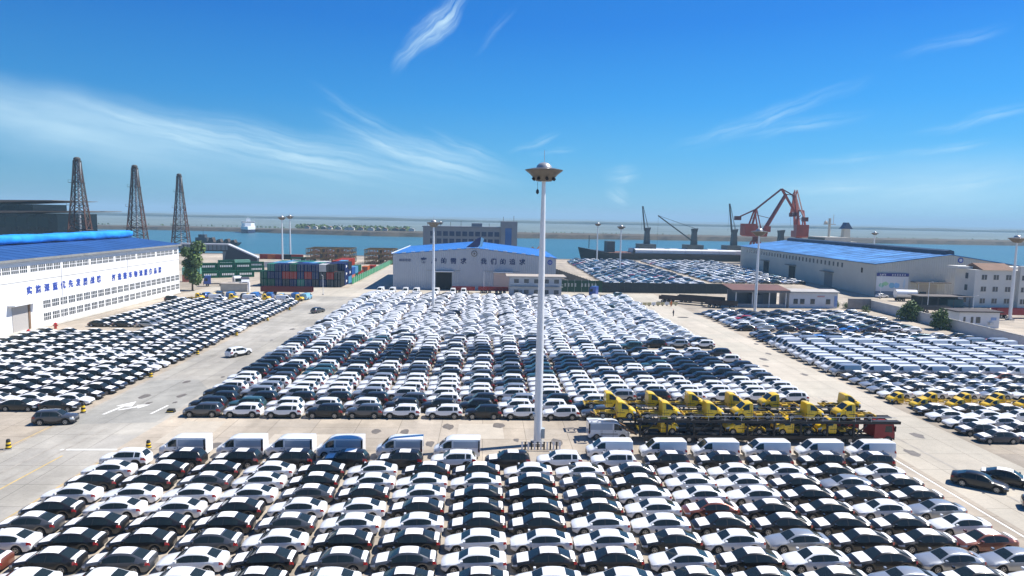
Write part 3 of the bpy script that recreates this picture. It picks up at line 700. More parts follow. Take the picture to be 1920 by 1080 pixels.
# ------------------------------------------------------------------ light masts
MASTW = mat('white mast paint', (.72, .74, .76), .35, .1)
DISC = mat('weathered bronze shell', (.15, .135, .115), .45, .5, var=.25, vs=2)
DOME = mat('polished dome', (.5, .5, .48), .32, .5)
def mast(x, y, h, label, Rr=2.05, rb=.42, detail=False, group='tall masts with saucer shaped lamp heads', slim=.22):
    t = thing('light_mast', label, 'light mast', (x, y, 0), 0, group)
    mb = MB(); mb.lathe([(rb, .05), (rb*.92, h*.35), (rb*.7, h*.7), (slim, h-1.6)], MASTW, 14); mb.build('pole', t, smooth=40)
    mb = MB(); mb.box(-.75, .75, -.75, .75, 0, .35, CONC); mb.build('footing', t)
    k = Rr/2.05
    mb = MB(); mb.lathe([(.75*k, -1.42), (.9*k, -1.36), (1.5*k, -.68), (2.05*k, -.26), (2.05*k, -.2), (1.2*k, -.02), (.85*k, .0)], DISC, 24, (0, 0, h-.4*k)); mb.build('lamp_saucer', t, smooth=35)
    mb = MB(); mb.lathe([(.86*k, 0), (.78*k, .25*k), (.55*k, .47*k), (.28*k, .58*k), (.02, .6*k)], DOME, 16, (0, 0, h-.4*k)); mb.build('dome', t, smooth=50)
    mb = MB(); mb.tube((0, 0, h+.1*k), (0, 0, h+1.5*k), .03, STEEL, 5); mb.build('lightning_rod', t)
    if detail:
        for q in range(8):
            a = q*PI/4+.2; mb = MB(); rr = 1.18
            c = Vector((rr*math.cos(a), rr*math.sin(a), h-.4-1.18)); d = Vector((math.cos(a)*.8, math.sin(a)*.8, -.6))
            mb.tube(c-d*.12, c+d*.1, .17, DARK, 8); mb.build('floodlight', t)
        mb = MB(); mb.tube((-.66, 0, h-2.7), (-.66, 0, h-1.9), .02, TRIM, 4); mb.lathe([(.05, 0), (.17, .15), (.15, .4), (.04, .55)], TRIM, 8, (-.66, 0, h-3.2)); mb.build('hanging_pulley', t)
        mb = MB(); mb.box(-.62, -.38, -.25, .25, 3.3, 3.6, STEEL); mb.build('junction_box', t)
        mb = MB(); mb.box(.4, .75, -.3, .3, .8, 1.9, mat('control cabinet', (.35, .4, .42), .5)); mb.build('control_cabinet', t)
    return t
mast(6.2, 74.3, 31.1, 'tallest light mast, standing between the nearest block and the middle block', detail=True, rb=.46, slim=.2)
mast(-14.1, 186.8, 23.9, 'white light mast rising from the rear rows of the middle block', Rr=1.9)
mast(75.4, 186, 23.2, 'white light mast beside the brown roofed gatehouse', Rr=2.3)
mast(-102.1, 348.1, 23.2, 'taller of the twin masts behind the container stack', Rr=2.2)
mast(-106.3, 377, 23.6, 'slightly shorter twin mast farther back near the harbour', Rr=2.2)
mast(65.4, 397.7, 22.5, 'light mast at the bow of the cargo ship', Rr=2.2)
mast(65.3, 327.9, 22.0, 'light mast among the quayside cars in front of the ship hull', Rr=2.2)
mast(142.5, 178.1, 22.8, 'light mast before the white three storey office', Rr=2.2)
mast(231, 398, 20.2, 'light mast behind the long grey shed near its ridge', Rr=2.2)
mast(-26, 395, 21.6, 'light mast hidden behind the waterfront office, only its head showing', Rr=1.8)
hz = mat('black hazard stripe', (.02, .02, .02), .6); hy = PAINT['Y']
t = thing('barrier', 'striped black and white barrier boards round the foot of the tallest mast', 'barrier', (6.4, 72.3, 0))
mb = MB(); mb.box(-2.2, 2.2, -.03, .03, .12, .16, CONC); mb.box(-2.2, 2.2, -.03, .03, .95, 1.0, CONC); mb.build('rail', t)
for k in range(13):
    mb = MB(); mb.box(-2.15+k*.345, -1.98+k*.345, -.05, .05, .1, 1.0, (WHITE, TRIM)[k % 2]); mb.build('slat', t)
def bollard(x, y, label, h=1.05):
    t = thing('bollard', label, 'bollard', (x, y, 0), .3, 'yellow and black bollards')
    for k in range(5):
        mb = MB(); mb.lathe([(.3-.02*k, k*h/5+.004), (.3-.02*(k+1), (k+1)*h/5)], (hz, hy)[k % 2], 10); mb.build('band', t, smooth=40)
    mb = MB(); mb.lathe([(.2, h+.002), (.15, h+.12), (.02, h+.17)], hz, 10); mb.build('cap', t, smooth=40)
    mb = MB(); mb.box(-.4, .4, -.4, .4, 0, .06, CONC); mb.build('base', t)
bollard(-50.0, 71.9, 'striped bollard at the left edge beyond the nearest block', .95)
bollard(-35.7, 72.3, 'striped bollard behind the leftmost suv under the vans', .8)
bollard(-49.9, 85.2, 'striped bollard at the near corner of the left block', 1.2)
for k, y in enumerate((104, 121, 140, 160, 178)):
    bollard(-50.6, y, f'small striped bollard along the left lane, {ORD[k]} one up the lane from the corner bollard', .9)
t = thing('tyre_stop', 'small black rubber block lying in the lane beside the middle block', 'rubber block', (-39.4, 85.8, 0)); mb = MB(); mb.prism([(-.5, 0), (.5, 0), (.38, .42), (-.38, .42)], -.3, .3, TYRE); mb.build('rubber_block', t); mb = MB(); mb.box(-.4, .4, -.31, .31, .15, .22, hy); mb.build('stripe', t)

# ------------------------------------------------------------------ car carriers
CHS = mat('dark carrier steel', (.03, .03, .032), .55, .4, var=.3, vs=1.5)
CRED = mat('red cab paint', (.24, .005, .010), .45, coat=.15)
def wheelpair(mb, x, y, r=.5, w=.3, n=12):
    mb.tube((x, y-1.0, r), (x, y+1.0, r), .08, CHS, 5)
    for sy in (1, -1):
        mb.tube((x, y+sy*(.95), r), (x, y+sy*(.95+w), r), r, TYRE, n); mb.tube((x, y+sy*(.96+w), r), (x, y+sy*(.97+w), r), r*.5, RIM, 8)
def carrier(x0, x1, y, cabcol, label, seed, zu=2.72, zl=.95):
    t = thing('car_carrier', label, 'car carrier', (x0, y, 0), 0, 'double deck car carriers')
    L = x1-x0; rnd = random.Random(seed)
    for nm, z, a, b in (('upper_deck', zu, 0, L+.6), ('lower_deck', zl, .6, L-2.6)):
        mb = MB()
        for sy in (.85, -.85): mb.box(a, b, sy-.38, sy+.38, z-.1, z, CHS)
        for sy in (1.28, -1.28): mb.box(a, b, sy-.05, sy+.05, z-.28, z+.05, CHS)
        x = a
        while x < b-.1: mb.box(x, x+.08, -1.25, 1.25, z-.22, z-.11, CHS); x += 1.1
        mb.build(nm, t)
    k = 0; x = .3
    while x < L-2.8:
        for sy in (1.28, -1.28):
            mb = MB(); mb.bar((x, sy, zl-.1), (x, sy, zu-.3), .2, CHS)
            mb.build('post', t)
            if k % 2 == 0: mb = MB(); mb.bar((x+.1, sy, zl), (x+1.6, sy, zu-.3), .11, CHS); mb.build('brace', t)
        k += 1; x += 3.1
    for xx in (6, 7.3, 15.5, 16.8, L-6.5, L-5.2):
        mb = MB(); wheelpair(mb, xx, 0, .46); mb.build('axle', t, smooth=40)
    mb = MB()
    for k in range(int(L/1.9)):
        xx = .5+k*1.9; mb.bar((xx, -1.33, zu), (xx, -1.33, zu+.5), .045, STEEL)
    mb.bar((.5, -1.33, zu+.5), (L, -1.33, zu+.5), .04, STEEL); mb.build('guard_rail', t)
    # loading ramp folded up at the rear
    for sy in (.8, -.8):
        mb = MB(); mb.bar((0, sy, .9), (-2.1, sy, 1.9), .5, mat('rusty ramp', (.16, .09, .04), .8, var=.4, vs=3), .12); mb.build('ramp', t)
    # tractor cab
    c = ob('cab', None, t, (L-1.25, 0, 0))
    mb = MB(); mb.prism([(-1.1, .75), (1.25, .75), (1.3, 1.35), (1.16, 2.3), (.95, 2.55), (-1.1, 2.55)], -1.2, 1.2, cabcol); mb.build('shell', c, smooth=30)
    mb = MB(); mb.quad((1.305, -1.05, 1.42), (1.305, 1.05, 1.42), (1.19, 1.0, 2.22), (1.19, -1.0, 2.22), GLASS); mb.build('windshield', c)
    for sy in (1.205, -1.205):
        mb = MB(); mb.quad((.1, sy, 1.5), (1.0, sy, 1.45), (.9, sy, 2.2), (.15, sy, 2.2), GLASS); mb.build('side_window', c)
        mb = MB(); mb.box(1.2, 1.3, sy-.2 if sy < 0 else sy, sy if sy < 0 else sy+.2, 1.6, 2.2, TRIM); mb.build('wing_mirror', c)
    mb = MB(); mb.box(1.31, 1.38, -1.1, 1.1, .5, 1.2, TRIM); mb.build('grille', c)
    mb = MB(); wheelpair(mb, .55, 0, .5); mb.build('front_axle', c, smooth=40)
    mb = MB(); mb.box(-3, 1.0, -.45, .45, .55, .74, CHS); mb.build('frame', c)
    return t
carrier(17.6, 47.6, 76.2, CRED, 'nearer double deck car carrier with a red cab, loaded with yellow trucks', 1)
carrier(15.2, 45.6, 80.2, CRED, 'farther double deck car carrier half hidden behind the nearer loaded one', 2)
def yt(x, y, z, nose, label):
    o = spawn('cab_chassis_truck', 'Y', x-(1.1 if nose > 0 else -1.1), y, 0 if nose > 0 else PI, label, 'yellow chassis trucks loaded on the car carriers', z=z)
    return o
for k, (x, n) in enumerate(((16.3, 1), (21.4, 1), (26.5, 1), (30.1, -1), (38.2, 1), (42.1, -1))):
    yt(x, 76.2, 2.72, n, f'yellow chassis truck facing {"right" if n > 0 else "left"} on the nearer carrier upper deck, {ORD[k]} from its tail')
for k, (x, n) in enumerate(((15.6, 1), (20.7, 1), (25.6, 1), (30.6, 1), (34.9, -1), (44.8, 1))):
    yt(x, 80.2, 2.72, n, f'yellow chassis truck facing {"right" if n > 0 else "left"} on the farther carrier upper deck, {ORD[k]} from its tail')
for k, (x, n) in enumerate(((21.3, 1), (29.2, -1), (35.0, -1), (40.0, -1))):
    yt(x, 76.2, .96, n, f'yellow chassis truck on the nearer carrier lower deck, {ORD[k]} from its tail')
for k, (x, n) in enumerate(((19.2, 1), (27, -1), (33.4, -1), (38.4, 1))):
    yt(x, 80.2, .96, n, f'yellow chassis truck on the farther carrier lower deck, {ORD[k]} from its tail')
spawn('box_van', 'W', 14.6, 76.9, 0, 'white van facing right at the tail of the nearer car carrier')

# ------------------------------------------------------------------ left warehouse
BLUE_D = ribbed('dark blue roof sheet', (.022, .085, .26), 1, .9, .5, .25)
BLUE = ribbed('blue roof sheet', (.05, .23, .62), 0, .9, .45, .2)
BLUE_L = ribbed('faded blue roof sheet', (.085, .27, .60), 1, 1.1, .5, .6, .8, var_s=.12)
GREYW = ribbed('grey profiled wall', (.42, .44, .47), 0, .7, .6, .06)
CREAM = ribbed('cream profiled wall', (.52, .51, .46), 1, .8, .6, .08)
CREAMX = ribbed('cream profiled gable', (.52, .51, .46), 0, .8, .6, .08)
LETB = mat('blue lettering', (.03, .07, .38), .5)
WIN = mat('grey window pane', (.05, .06, .07), .15, spec=.6)
t = thing('warehouse', 'long white warehouse with dark blue roof and blue lettering beside the left block', 'warehouse', (-93.5, 100, 0))
mb = MB(); mb.box(-29, 0, 0, 112, 0, 14.9, WHITE); mb.build('wall', t)
mb = MB(); mb.prism([(-29.4, 14.91), (.5, 14.91), (.5, 15.1), (-14.5, 16.9), (-29.4, 15.1)], -.4, 112.4, BLUE_D); rf = mb.build('roof', t)
mb = MB(); mb.box(.52, .8, -.4, 112.4, 14.55, 15.0, mat('roof gutter', (.25, .25, .24), .6, var=.3, vs=.5)); mb.build('gutter', t)
for k in range(28):
    mb = MB(); yy = 2+k*4; mb.bar((.3, yy, 15.12), (-14.2, yy, 16.86), .08, BLUE_D, .1); mb.build('roof_seam', t)
TARP = mat('bright blue tarpaulin', (.02, .30, .80), .5, var=.35, vs=.4, bump=.5, bs=2)
mb = MB(); rnd = random.Random(4); prof = []; n = 18; N_ = 150; vs = []; fs = []
for i in range(N_+1):
    yy = i*111./N_; rr = 1.22+.06*math.sin(i*.11)
    for k in range(n):
        a = 2*PI*k/n; q_ = rr-.16*abs(math.sin(i*.16+k*.55+.6*math.sin(i*.05)))+rnd.uniform(-.03, .03); vs.append((-14.5+1.45*q_*math.copysign(abs(math.cos(a))**.75, math.cos(a)), yy, 18.0+q_*.95*math.copysign(abs(math.sin(a))**.7, math.sin(a))))
for i in range(N_):
    for k in range(n): fs.append((i*n+k, i*n+(k+1) % n, (i+1)*n+(k+1) % n, (i+1)*n+k))
fs += [tuple(range(n)), tuple(range(N_*n, N_*n+n))[::-1]]
mb.add(vs, fs, TARP); mb.build('ridge_vent', t, smooth=60)
FR = mat('white window frame', (.7, .7, .7), .5)
def win_mesh(nc, nr, w, h):
    mb = MB(); cw, ch = w/nc, h/nr
    for i in range(nc):
        for j in range(nr): mb.box(-.02, .03, -w/2+i*cw+.08, -w/2+(i+1)*cw-.08, j*ch+.07, (j+1)*ch-.07, WIN)
    mb.box(-.01, .015, -w/2, w/2, 0, h, FR)
    return mb.mesh('window')
wtop = win_mesh(4, 2, 2.3, 1.45); wlow = win_mesh(4, 2, 2.5, 1.7)
y = 1.5; k = 0
while y < 110:
    ob('window', wtop, t, (.012, y, 12.1)); y += 2.55 if k % 4 != 3 else 3.2; k += 1
y = 48.5
while y < 111:
    ob('window', wlow, t, (.012, y, 4.1)); ob('window', wlow, t, (.012, y, 1.4)); y += 2.95
mb = MB(); mb.box(.004, .1, 37.6, 42.2, .05, 5.5, mat('rolling shutter', (.42, .40, .38), .6, bump=.4, bs=6)); mb.build('shutter_door', t)
mb = MB(); mb.box(0, 1.5, 36.4, 44.2, 5.9, 6.2, WHITE); mb.box(.0, .2, 42.3, 42.9, 0, 5.9, mat('brown post', (.2, .13, .08), .7)); mb.build('canopy', t)
mb = MB(); mb.box(.0, .35, -.4, 112, .05, .5, mat('plinth', (.6, .58, .52), .8, var=.2, vs=.5)); mb.build('plinth', t)
for yy in (26, 54, 82):
    mb = MB(); mb.tube((.08, yy, 1), (.08, yy, 14.5), .06, WHITE, 6); mb.build('downpipe', t)
mb = MB(); mb.box(.01, .06, 0, 112, 10.35, 10.45, CONC); mb.build('string_course', t)
rot = (R(90), 0, R(90))
for k, ch in enumerate('实施深蓝优先发展战略'): text(ch, 1.75, t, (.06, 43.1+k*2.82, 8.3), rot, LETB)
for k, ch in enumerate('打造整车物流服务品牌'): text(ch, 1.75, t, (.06, 75.1+k*2.72, 8.05), rot, LETB)
for k, y in enumerate((137.5, 146.0)):
    u = thing('fire_hydrant', f'red hydrant post by the white warehouse, {"left" if k == 0 else "right"} of its shutter door', 'hydrant', (-90.4, y, 0))
    mb = MB(); mb.lathe([(.28, 0), (.28, .9), (.36, .95), (.36, 1.1), (.05, 1.35)], PAINT['E'], 10); mb.build('barrel', u, smooth=40)
    mb = MB(); mb.tube((-.5, 0, .7), (.5, 0, .7), .12, PAINT['E'], 8); mb.build('outlet', u)

# ------------------------------------------------------------------ terminal with overhanging roofs, towers
DKF = mat('dark curtain wall', (.010, .017, .022), .2, var=.3, vs=.3); RFB = mat('bronze roof soffit', (.16, .125, .10), .6)
t = thing('terminal_building', 'dark terminal with two upswept overhanging flat roofs behind the white warehouse', 'terminal', (-215, 300, 0))
mb = MB(); mb.box(-40, 32.3, 0, 30, 0, 22.6, DKF); mb.build('lower_wall', t)
mb = MB(); mb.prism([(-40, 21.6), (-10, 22.0), (42.3, 23.9), (42.3, 24.1), (10, 23.6), (-40, 23.0)], -5, 33, RFB); mb.build('lower_roof', t)
mb = MB(); mb.box(-40, 21, 2, 26, 23.3, 26.6, DKF); mb.build('upper_wall', t)
mb = MB(); mb.prism([(-40, 26.2), (5, 26.8), (33, 28.3), (33, 28.45), (2, 28.0), (-40, 27.5)], -4, 30, RFB); mb.build('upper_roof', t)
for k in range(9):
    mb = MB(); mb.box(-12+k*4.6, -8.2+k*4.6, -.06, .05, 17, 21, GLASS); mb.build('window', t)
RUST = mat('rust red tower steel', (.095, .042, .03), .75, var=.45, vs=.4); TW = mat('pale flue', (.55, .56, .57), .4, .4)
TGR = mat('grey tower steel', (.06, .055, .05), .7)
def tower(x, y, label, h=44):
    t = thing('lattice_tower', label, 'tower', (x, y, 0), R(12), 'three lattice towers on the left')
    lev = 13; zs = [h*(1-(1-k/lev)**1.0) for k in range(lev+1)]
    half = lambda z: 3.9*(1-z/h)**1.15+.95
    for sx, sy in ((1, 1), (1, -1), (-1, -1), (-1, 1)):
        mb = MB()
        for k in range(lev): mb.bar((sx*half(zs[k]), sy*half(zs[k]), zs[k]), (sx*half(zs[k+1]), sy*half(zs[k+1]), zs[k+1]), .42, RUST if zs[k] < h*.55 else TGR)
        mb.build('leg', t)
    mb = MB()
    for k in range(lev):
        a, b_ = half(zs[k]), half(zs[k+1]); M = RUST if k % 3 else TGR
        for (p, q) in (((1, 1), (1, -1)), ((1, -1), (-1, -1)), ((-1, -1), (-1, 1)), ((-1, 1), (1, 1))):
            mb.bar((p[0]*a, p[1]*a, zs[k]), (q[0]*b_, q[1]*b_, zs[k+1]), .21, M); mb.bar((q[0]*a, q[1]*a, zs[k]), (p[0]*b_, p[1]*b_, zs[k+1]), .21, M)
            mb.bar((p[0]*b_, p[1]*b_, zs[k+1]), (q[0]*b_, q[1]*b_, zs[k+1]), .2, M)
    mb.build('lattice', t)
    mb = MB(); mb.tube((.1, 0, 2), (.1, 0, h+.6), .4, TW, 8); mb.tube((.8, -.4, h*.8), (.8, -.4, h-.8), .62, TW, 10); mb.build('flue_pipe', t)
    for z in (h*.38, h*.60, h*.80):
        mb = MB(); r_ = half(z)+.5; mb.box(-r_-.7, r_, -r_, r_, z, z+.14, TGR); mb.bar((-r_-.7, -r_, z+1.1), (r_, -r_, z+1.1), .07, TGR); mb.bar((-r_-.7, -r_, z), (-r_-.7, -r_, z+1.1), .08, TGR); mb.build('platform', t)
    mb = MB(); mb.lathe([(.7, h-.4), (1.15, h), (1.3, h+.5), (1.2, h+.9), (.6, h+1.3)], TGR, 12); mb.build('head', t)
tower(-161.2, 279, 'rust and grey lattice tower nearest the terminal roofs'); tower(-159.5, 320, 'rust and grey lattice tower in the middle of the three'); tower(-169.5, 388, 'rust and grey lattice tower farthest from the terminal, beside the footbridge')

# ------------------------------------------------------------------ trees
LEAF = mat('leaf green', (.06, .11, .028), .75, var=.45, vs=.9); LEAF2 = mat('lighter leaf green', (.12, .19, .04), .75, var=.35, vs=1.2); BARK = mat('bark', (.1, .075, .05), .9)
def tree(x, y, h, rx, label, nm='broadleaf_tree', dens=900, trunk=.3, seed=1, cat='tree', group=None, zlo=.12):
    rnd = random.Random(seed); t = thing(nm, label, cat, (x, y, 0), 0, group)
    mb = MB(); mb.tube((0, 0, 0), (.1, .05, h*.45), trunk, BARK, 7, trunk*.6)
    lobes = []
    for k in range(9):
        a = k*2.4; rr = rx*.55*math.sqrt(rnd.random()); z = h*(zlo+(.86-zlo)*(k+.5)/9)
        lobes.append((rr*math.cos(a), rr*math.sin(a), z, rx*rnd.uniform(.38, .62)))
        mb.tube((.1, .05, h*.12), (lobes[-1][0]*.8, lobes[-1][1]*.8, z), trunk*.35, BARK, 5, trunk*.12)
    mb.build('trunk', t)
    vs = []; fs = []; mi = []
    for k in range(dens):
        lx, ly, lz, lr = rnd.choice(lobes); d = Vector((rnd.gauss(0, 1), rnd.gauss(0, 1), rnd.gauss(0, 1))).normalized()*lr*(rnd.random()**.4)
        p = Vector((lx, ly, lz))+d; p.z = max(p.z, .25)
        n = (d.normalized()+Vector((rnd.gauss(0, .6), rnd.gauss(0, .6), rnd.gauss(.3, .6)))).normalized(); a = n.orthogonal().normalized(); b_ = n.cross(a); s_ = rx*rnd.uniform(.06, .13)
        o = len(vs); vs += [p+a*s_, p+b_*s_*.7, p-a*s_, p-b_*s_*.7]; fs.append((o, o+1, o+2, o+3)); mi.append(int(rnd.random() < .4))
    me = bpy.data.meshes.new('crown'); me.from_pydata([tuple(v) for v in vs], [], fs); me.materials.append(LEAF); me.materials.append(LEAF2); me.polygons.foreach_set('material_index', mi)
    c = ob('crown', me, t); c['kind'] = 'stuff'
    return t
tree(-92.6, 219, 16.5, 4.2, 'dark green tree at the far end of the white warehouse', dens=3200, seed=3, zlo=.2)
tree(112.9, 175.2, 5.0, 3.2, 'left one of the round green bushes against the white boundary wall', 'round_bush', 1700, .18, 5, 'bush', 'green bushes against the wall')
tree(110.9, 160.3, 4.9, 2.7, 'right one of the round green bushes, nearer the guard house', 'round_bush', 1500, .18, 6, 'bush', 'green bushes against the wall')
for k, (x, y, s_) in enumerate(((105.5, 199.5, 1.6), (107.5, 197.5, 1.4), (109.2, 190, 1.5))):
    tree(x, y, s_*1.3, s_, ['scrubby shrub at the white end of the gatehouse', 'scrubby shrub between the gatehouse and the boundary wall', 'low shrub along the top corner of the boundary wall'][k], 'shrub', 420, .06, 8+k, 'shrub', 'small shrubs by the gatehouse')

# ------------------------------------------------------------------ central shed and waterfront office
t = thing('shed', 'grey gabled central shed with bright blue roof and a sail emblem on its gable', 'shed', (-3.7, 233, 0))
gw = [(-27.6, 0), (28, 0), (28, 11.2), (0, 14.3), (-27.6, 11.8)]
mb = MB(); mb.prism(gw, 0, 58, GREYW); mb.build('wall', t)
mb = MB(); mb.prism([(-28, 11.85), (0, 14.36), (0, 14.55), (-28, 12.05)], -.3, 58.3, BLUE); mb.build('roof_slope', t)
mb = MB(); mb.prism([(28.4, 11.25), (0, 14.36), (0, 14.55), (28.4, 11.45)], -.3, 58.3, BLUE); mb.build('roof_slope', t)
for k in range(14):
    mb = MB(); yy = 2+k*4.2; mb.bar((-28, yy, 12.05), (0, yy, 14.56), .08, BLUE, .08); mb.bar((0, yy, 14.56), (28.4, yy, 11.46), .08, BLUE, .08); mb.build('roof_seam', t)
for q in range(9):
    for (xa, za, xb, zb_) in (((-28, 12.1, 0, 14.6)), ((0, 14.6, 28.4, 11.5))):
        f0, f1 = q/9+.012, (q+.55)/9
        mb = MB(); mb.bar((xa+(xb-xa)*f0, -.34, za+(zb_-za)*f0), (xa+(xb-xa)*f1, -.34, za+(zb_-za)*f1), .1, FR, .22); mb.build('gable_trim', t)
mb = MB(); mb.bar((-28.1, 0, 12.15), (-28.1, 58, 12.15), .3, FR); mb.build('eave_trim', t)
PINKD = mat('pale pink door panel', (.50, .40, .37), .6)
for (x0, x1, open_) in ((-13.0, -7.6, True), (6.7, 12.6, False)):
    mb = MB(); mb.box(x0, x1, -.06, -.01, .02, 5.9, DARK if open_ else PINKD); mb.build('doorway', t)
    mb = MB(); mb.box(x0-.2, x1+.6, -1.3, 0, 6.15, 6.45, FR); mb.build('door_canopy', t)
    for (a, c) in ((x0-3.1, x0-.1), (x1+.1, x1+2.6)):
        mb = MB(); mb.box(a, c, -.12, -.02, .1, 6.0, GREYW); mb.build('sliding_door', t)
    mb = MB(); mb.box(x0-3.3, x1+3, -.16, -.02, 6.5, 6.65, CONC); mb.build('door_track', t)
SAILB = mat('navy sail panel', (.015, .03, .13), .5); SAILC = mat('light blue sail panel', (.3, .65, .9), .5)
mb = MB(); mb.prism([(-2.9, 14.6), (1.2, 14.75), (1.9, 15.7), (2.2, 18.2), (1.0, 17.8), (-.3, 16.6)], -.45, -.25, SAILB); mb.build('sail_panel', t)
mb = MB(); mb.prism([(1.25, 14.75), (2.6, 14.9), (3.2, 17.6), (2.25, 18.2), (1.95, 15.7)], -.42, -.28, SAILC); mb.build('sail_panel', t)
mb = MB(); mb.tube((0, -.02, 12.5), (0, -.2, 12.5), 1.05, mat('bronze emblem', (.17, .15, .12), .5), 20); mb.build('emblem', t)
mb = MB(); mb.tube((0, -.2, 12.5), (0, -.26, 12.5), .72, GREYW, 20); mb.tube((0, -.26, 12.5), (0, -.3, 12.5), .4, mat('bronze emblem', (.17, .15, .12), .5), 12); mb.build('emblem_ring', t)
mb = MB(); mb.tube((25.9, -.02, 9.9), (25.9, -.14, 9.9), .85, LETB, 20); mb.build('round_logo', t)
mb = MB(); mb.tube((25.9, -.14, 9.9), (25.9, -.18, 9.9), .5, GREYW, 16); mb.box(25.75, 26.05, -.2, -.18, 9.3, 10.5, LETB); mb.build('round_logo_mark', t)
rot = (R(90), 0, 0); LETD = mat('dark blue lettering', (.02, .035, .12), .5)
for x, ch in zip((-17.2, -13.6, -10.4, -7.1, -3.7, 3.2, 6.6, 9.8, 13.0, 16.4), '客户的需求我们的追求'): text(ch, 2.1, t, (x, -.06, 9.75), rot, LETD)
for k in range(4):  # small unreadable company mark: four dense strokes
    mb = MB(); x = -25.4+k*1.0
    mb.box(x, x+.8, -.07, -.02, 9.5, 9.68, LETD); mb.box(x, x+.8, -.07, -.02, 10.1, 10.28, LETD); mb.box(x+.05, x+.22, -.09, -.02, 9.5, 10.3, LETD); mb.box(x+.5, x+.68, -.09, -.02, 9.5, 10.3, LETD); mb.build('sign_mark', t)
# two storey annex
t = thing('annex', 'two storey flat roofed grey annex standing before the central shed', 'annex', (7.9, 216, 0))
ANX = mat('pale annex wall', (.44, .46, .5), .7, var=.08, vs=.4)
mb = MB(); mb.box(0, 16.6, 0, 7, 0, 6.2, ANX); mb.build('wall', t)
mb = MB(); mb.box(-1.1, 18.0, -1.0, 8, 6.22, 6.6, mat('annex roof slab', (.42, .37, .32), .8, var=.15, vs=.4)); mb.build('roof', t)
mb = MB(); mb.box(-.3, 17, -.9, 0, 3.15, 3.3, CONC); mb.build('balcony_slab', t)
mb = MB(); mb.box(-.3, 17, -.9, -.84, 4.1, 4.2, STEEL)
for k in range(13): mb.box(-.3+k*1.43, -.24+k*1.43, -.9, -.84, 3.31, 4.1, STEEL)
mb.build('balcony_rail', t)
for z in (.9, 4.3):
    for k in range(5):
        f = ob('window', None, t, (1.4+k*3.2, 0, z)); mb = MB(); mb.box(0, 1.5, -.05, .02, 0, 1.3, WIN); mb.build('pane', f); mb = MB(); mb.box(-.08, 1.58, -.08, -.02, -.1, 0, FR); mb.build('sill', f)
for k, x in enumerate((3.1, 9.6)):
    mb = MB(); mb.box(x, x+.9, -.06, .02, .02, 2.1, mat('annex door', (.2, .22, .25), .6)); mb.build('door', t)
spawn('hatchback', 'W', 11.0, 213.8, R(5), 'white car parked before the grey two storey annex', parts=False)
# red flatbeds and tarped loads in front of the shed
def flatbed(x, y, L, rz, label, col=CRED, group='low red trailers', h=1.3):
    t = thing('flatbed_trailer', label, 'trailer', (x, y, 0), rz, group)
    mb = MB(); mb.box(-L/2, L/2, -1.2, 1.2, 1.0, 1.25, col); mb.build('bed', t)
    mb = MB(); mb.box(-L/2, L/2, -1.25, -1.1, 1.26, 1.25+h*.6, col); mb.box(-L/2, L/2, 1.1, 1.25, 1.26, 1.25+h*.6, col); mb.build('side_board', t)
    for q in range(3):
        mb = MB(); wheelpair(mb, -L/2+1.2+q*1.3, 0, .48, .28, 10); mb.build('axle', t)
    mb = MB(); mb.box(L/2-2.2, L/2-2.0, -.8, -.6, 0, 1, CHS); mb.box(L/2-2.2, L/2-2.0, .6, .8, 0, 1, CHS); mb.build('landing_leg', t)
flatbed(-7, 224, 7.5, 0, 'red trailer below the open doorway of the central shed'); flatbed(.6, 224.6, 5.5, 0, 'short red trailer between the doors of the central shed'); flatbed(5.2, 224, 5, 0, 'red trailer at the left of the grey annex')
flatbed(-60.8, 211.6, 15.5, 0, 'long dark red trailer on the back road before the container stack', mat('dark red trailer paint', (.14, .015, .012), .5), h=2.2)
# waterfront office
OFF = mat('grey office tile', (.19, .21, .24), .6, var=.1, vs=.3)
t = thing('office_block', 'grey waterfront office with a stair tower behind the central shed', 'office building', (-35, 385, 0))
mb = MB(); mb.box(0, 43.6, 0, 16, 0, 18.4, OFF); mb.build('main_wall', t)
mb = MB(); mb.box(43.6, 52.8, -1, 14, 0, 22.4, OFF); mb.build('stair_tower', t)
mb = MB(); mb.box(-.4, 43.6, -.5, 16.4, 18.42, 19.1, mat('office coping', (.15, .17, .2), .6)); mb.build('parapet', t)
for z in (9.6, 13.7):
    for k in range(11):
        f = ob('window', None, t, (4+k*3.6, 0, z)); mb = MB(); mb.box(0, 2.7, -.1, .04, 0, 2.6, mat('blue office glass', (.012, .03, .09), .1)); mb.build('pane', f); mb = MB(); mb.box(-.1, 2.8, -.16, -.02, -.25, -.02, OFF); mb.build('sill', f)
mb = MB(); mb.box(46, 49.6, -1.1, -.98, 9, 18.6, mat('blue tower glass', (.02, .10, .3), .1)); mb.build('tower_glazing', t)
mb = MB(); mb.box(27, 33, 4, 10, 19.12, 21.0, OFF); mb.build('roof_plant', t)
for k, x in enumerate((2, 15, 21, 37, 45, 51)):
    mb = MB(); z0 = 19.0 if x < 43 else 22.4; mb.tube((x, 6, z0), (x, 6, z0+2.0+.6*(k % 3)), .12, TGR, 5); mb.build('roof_mast', t)
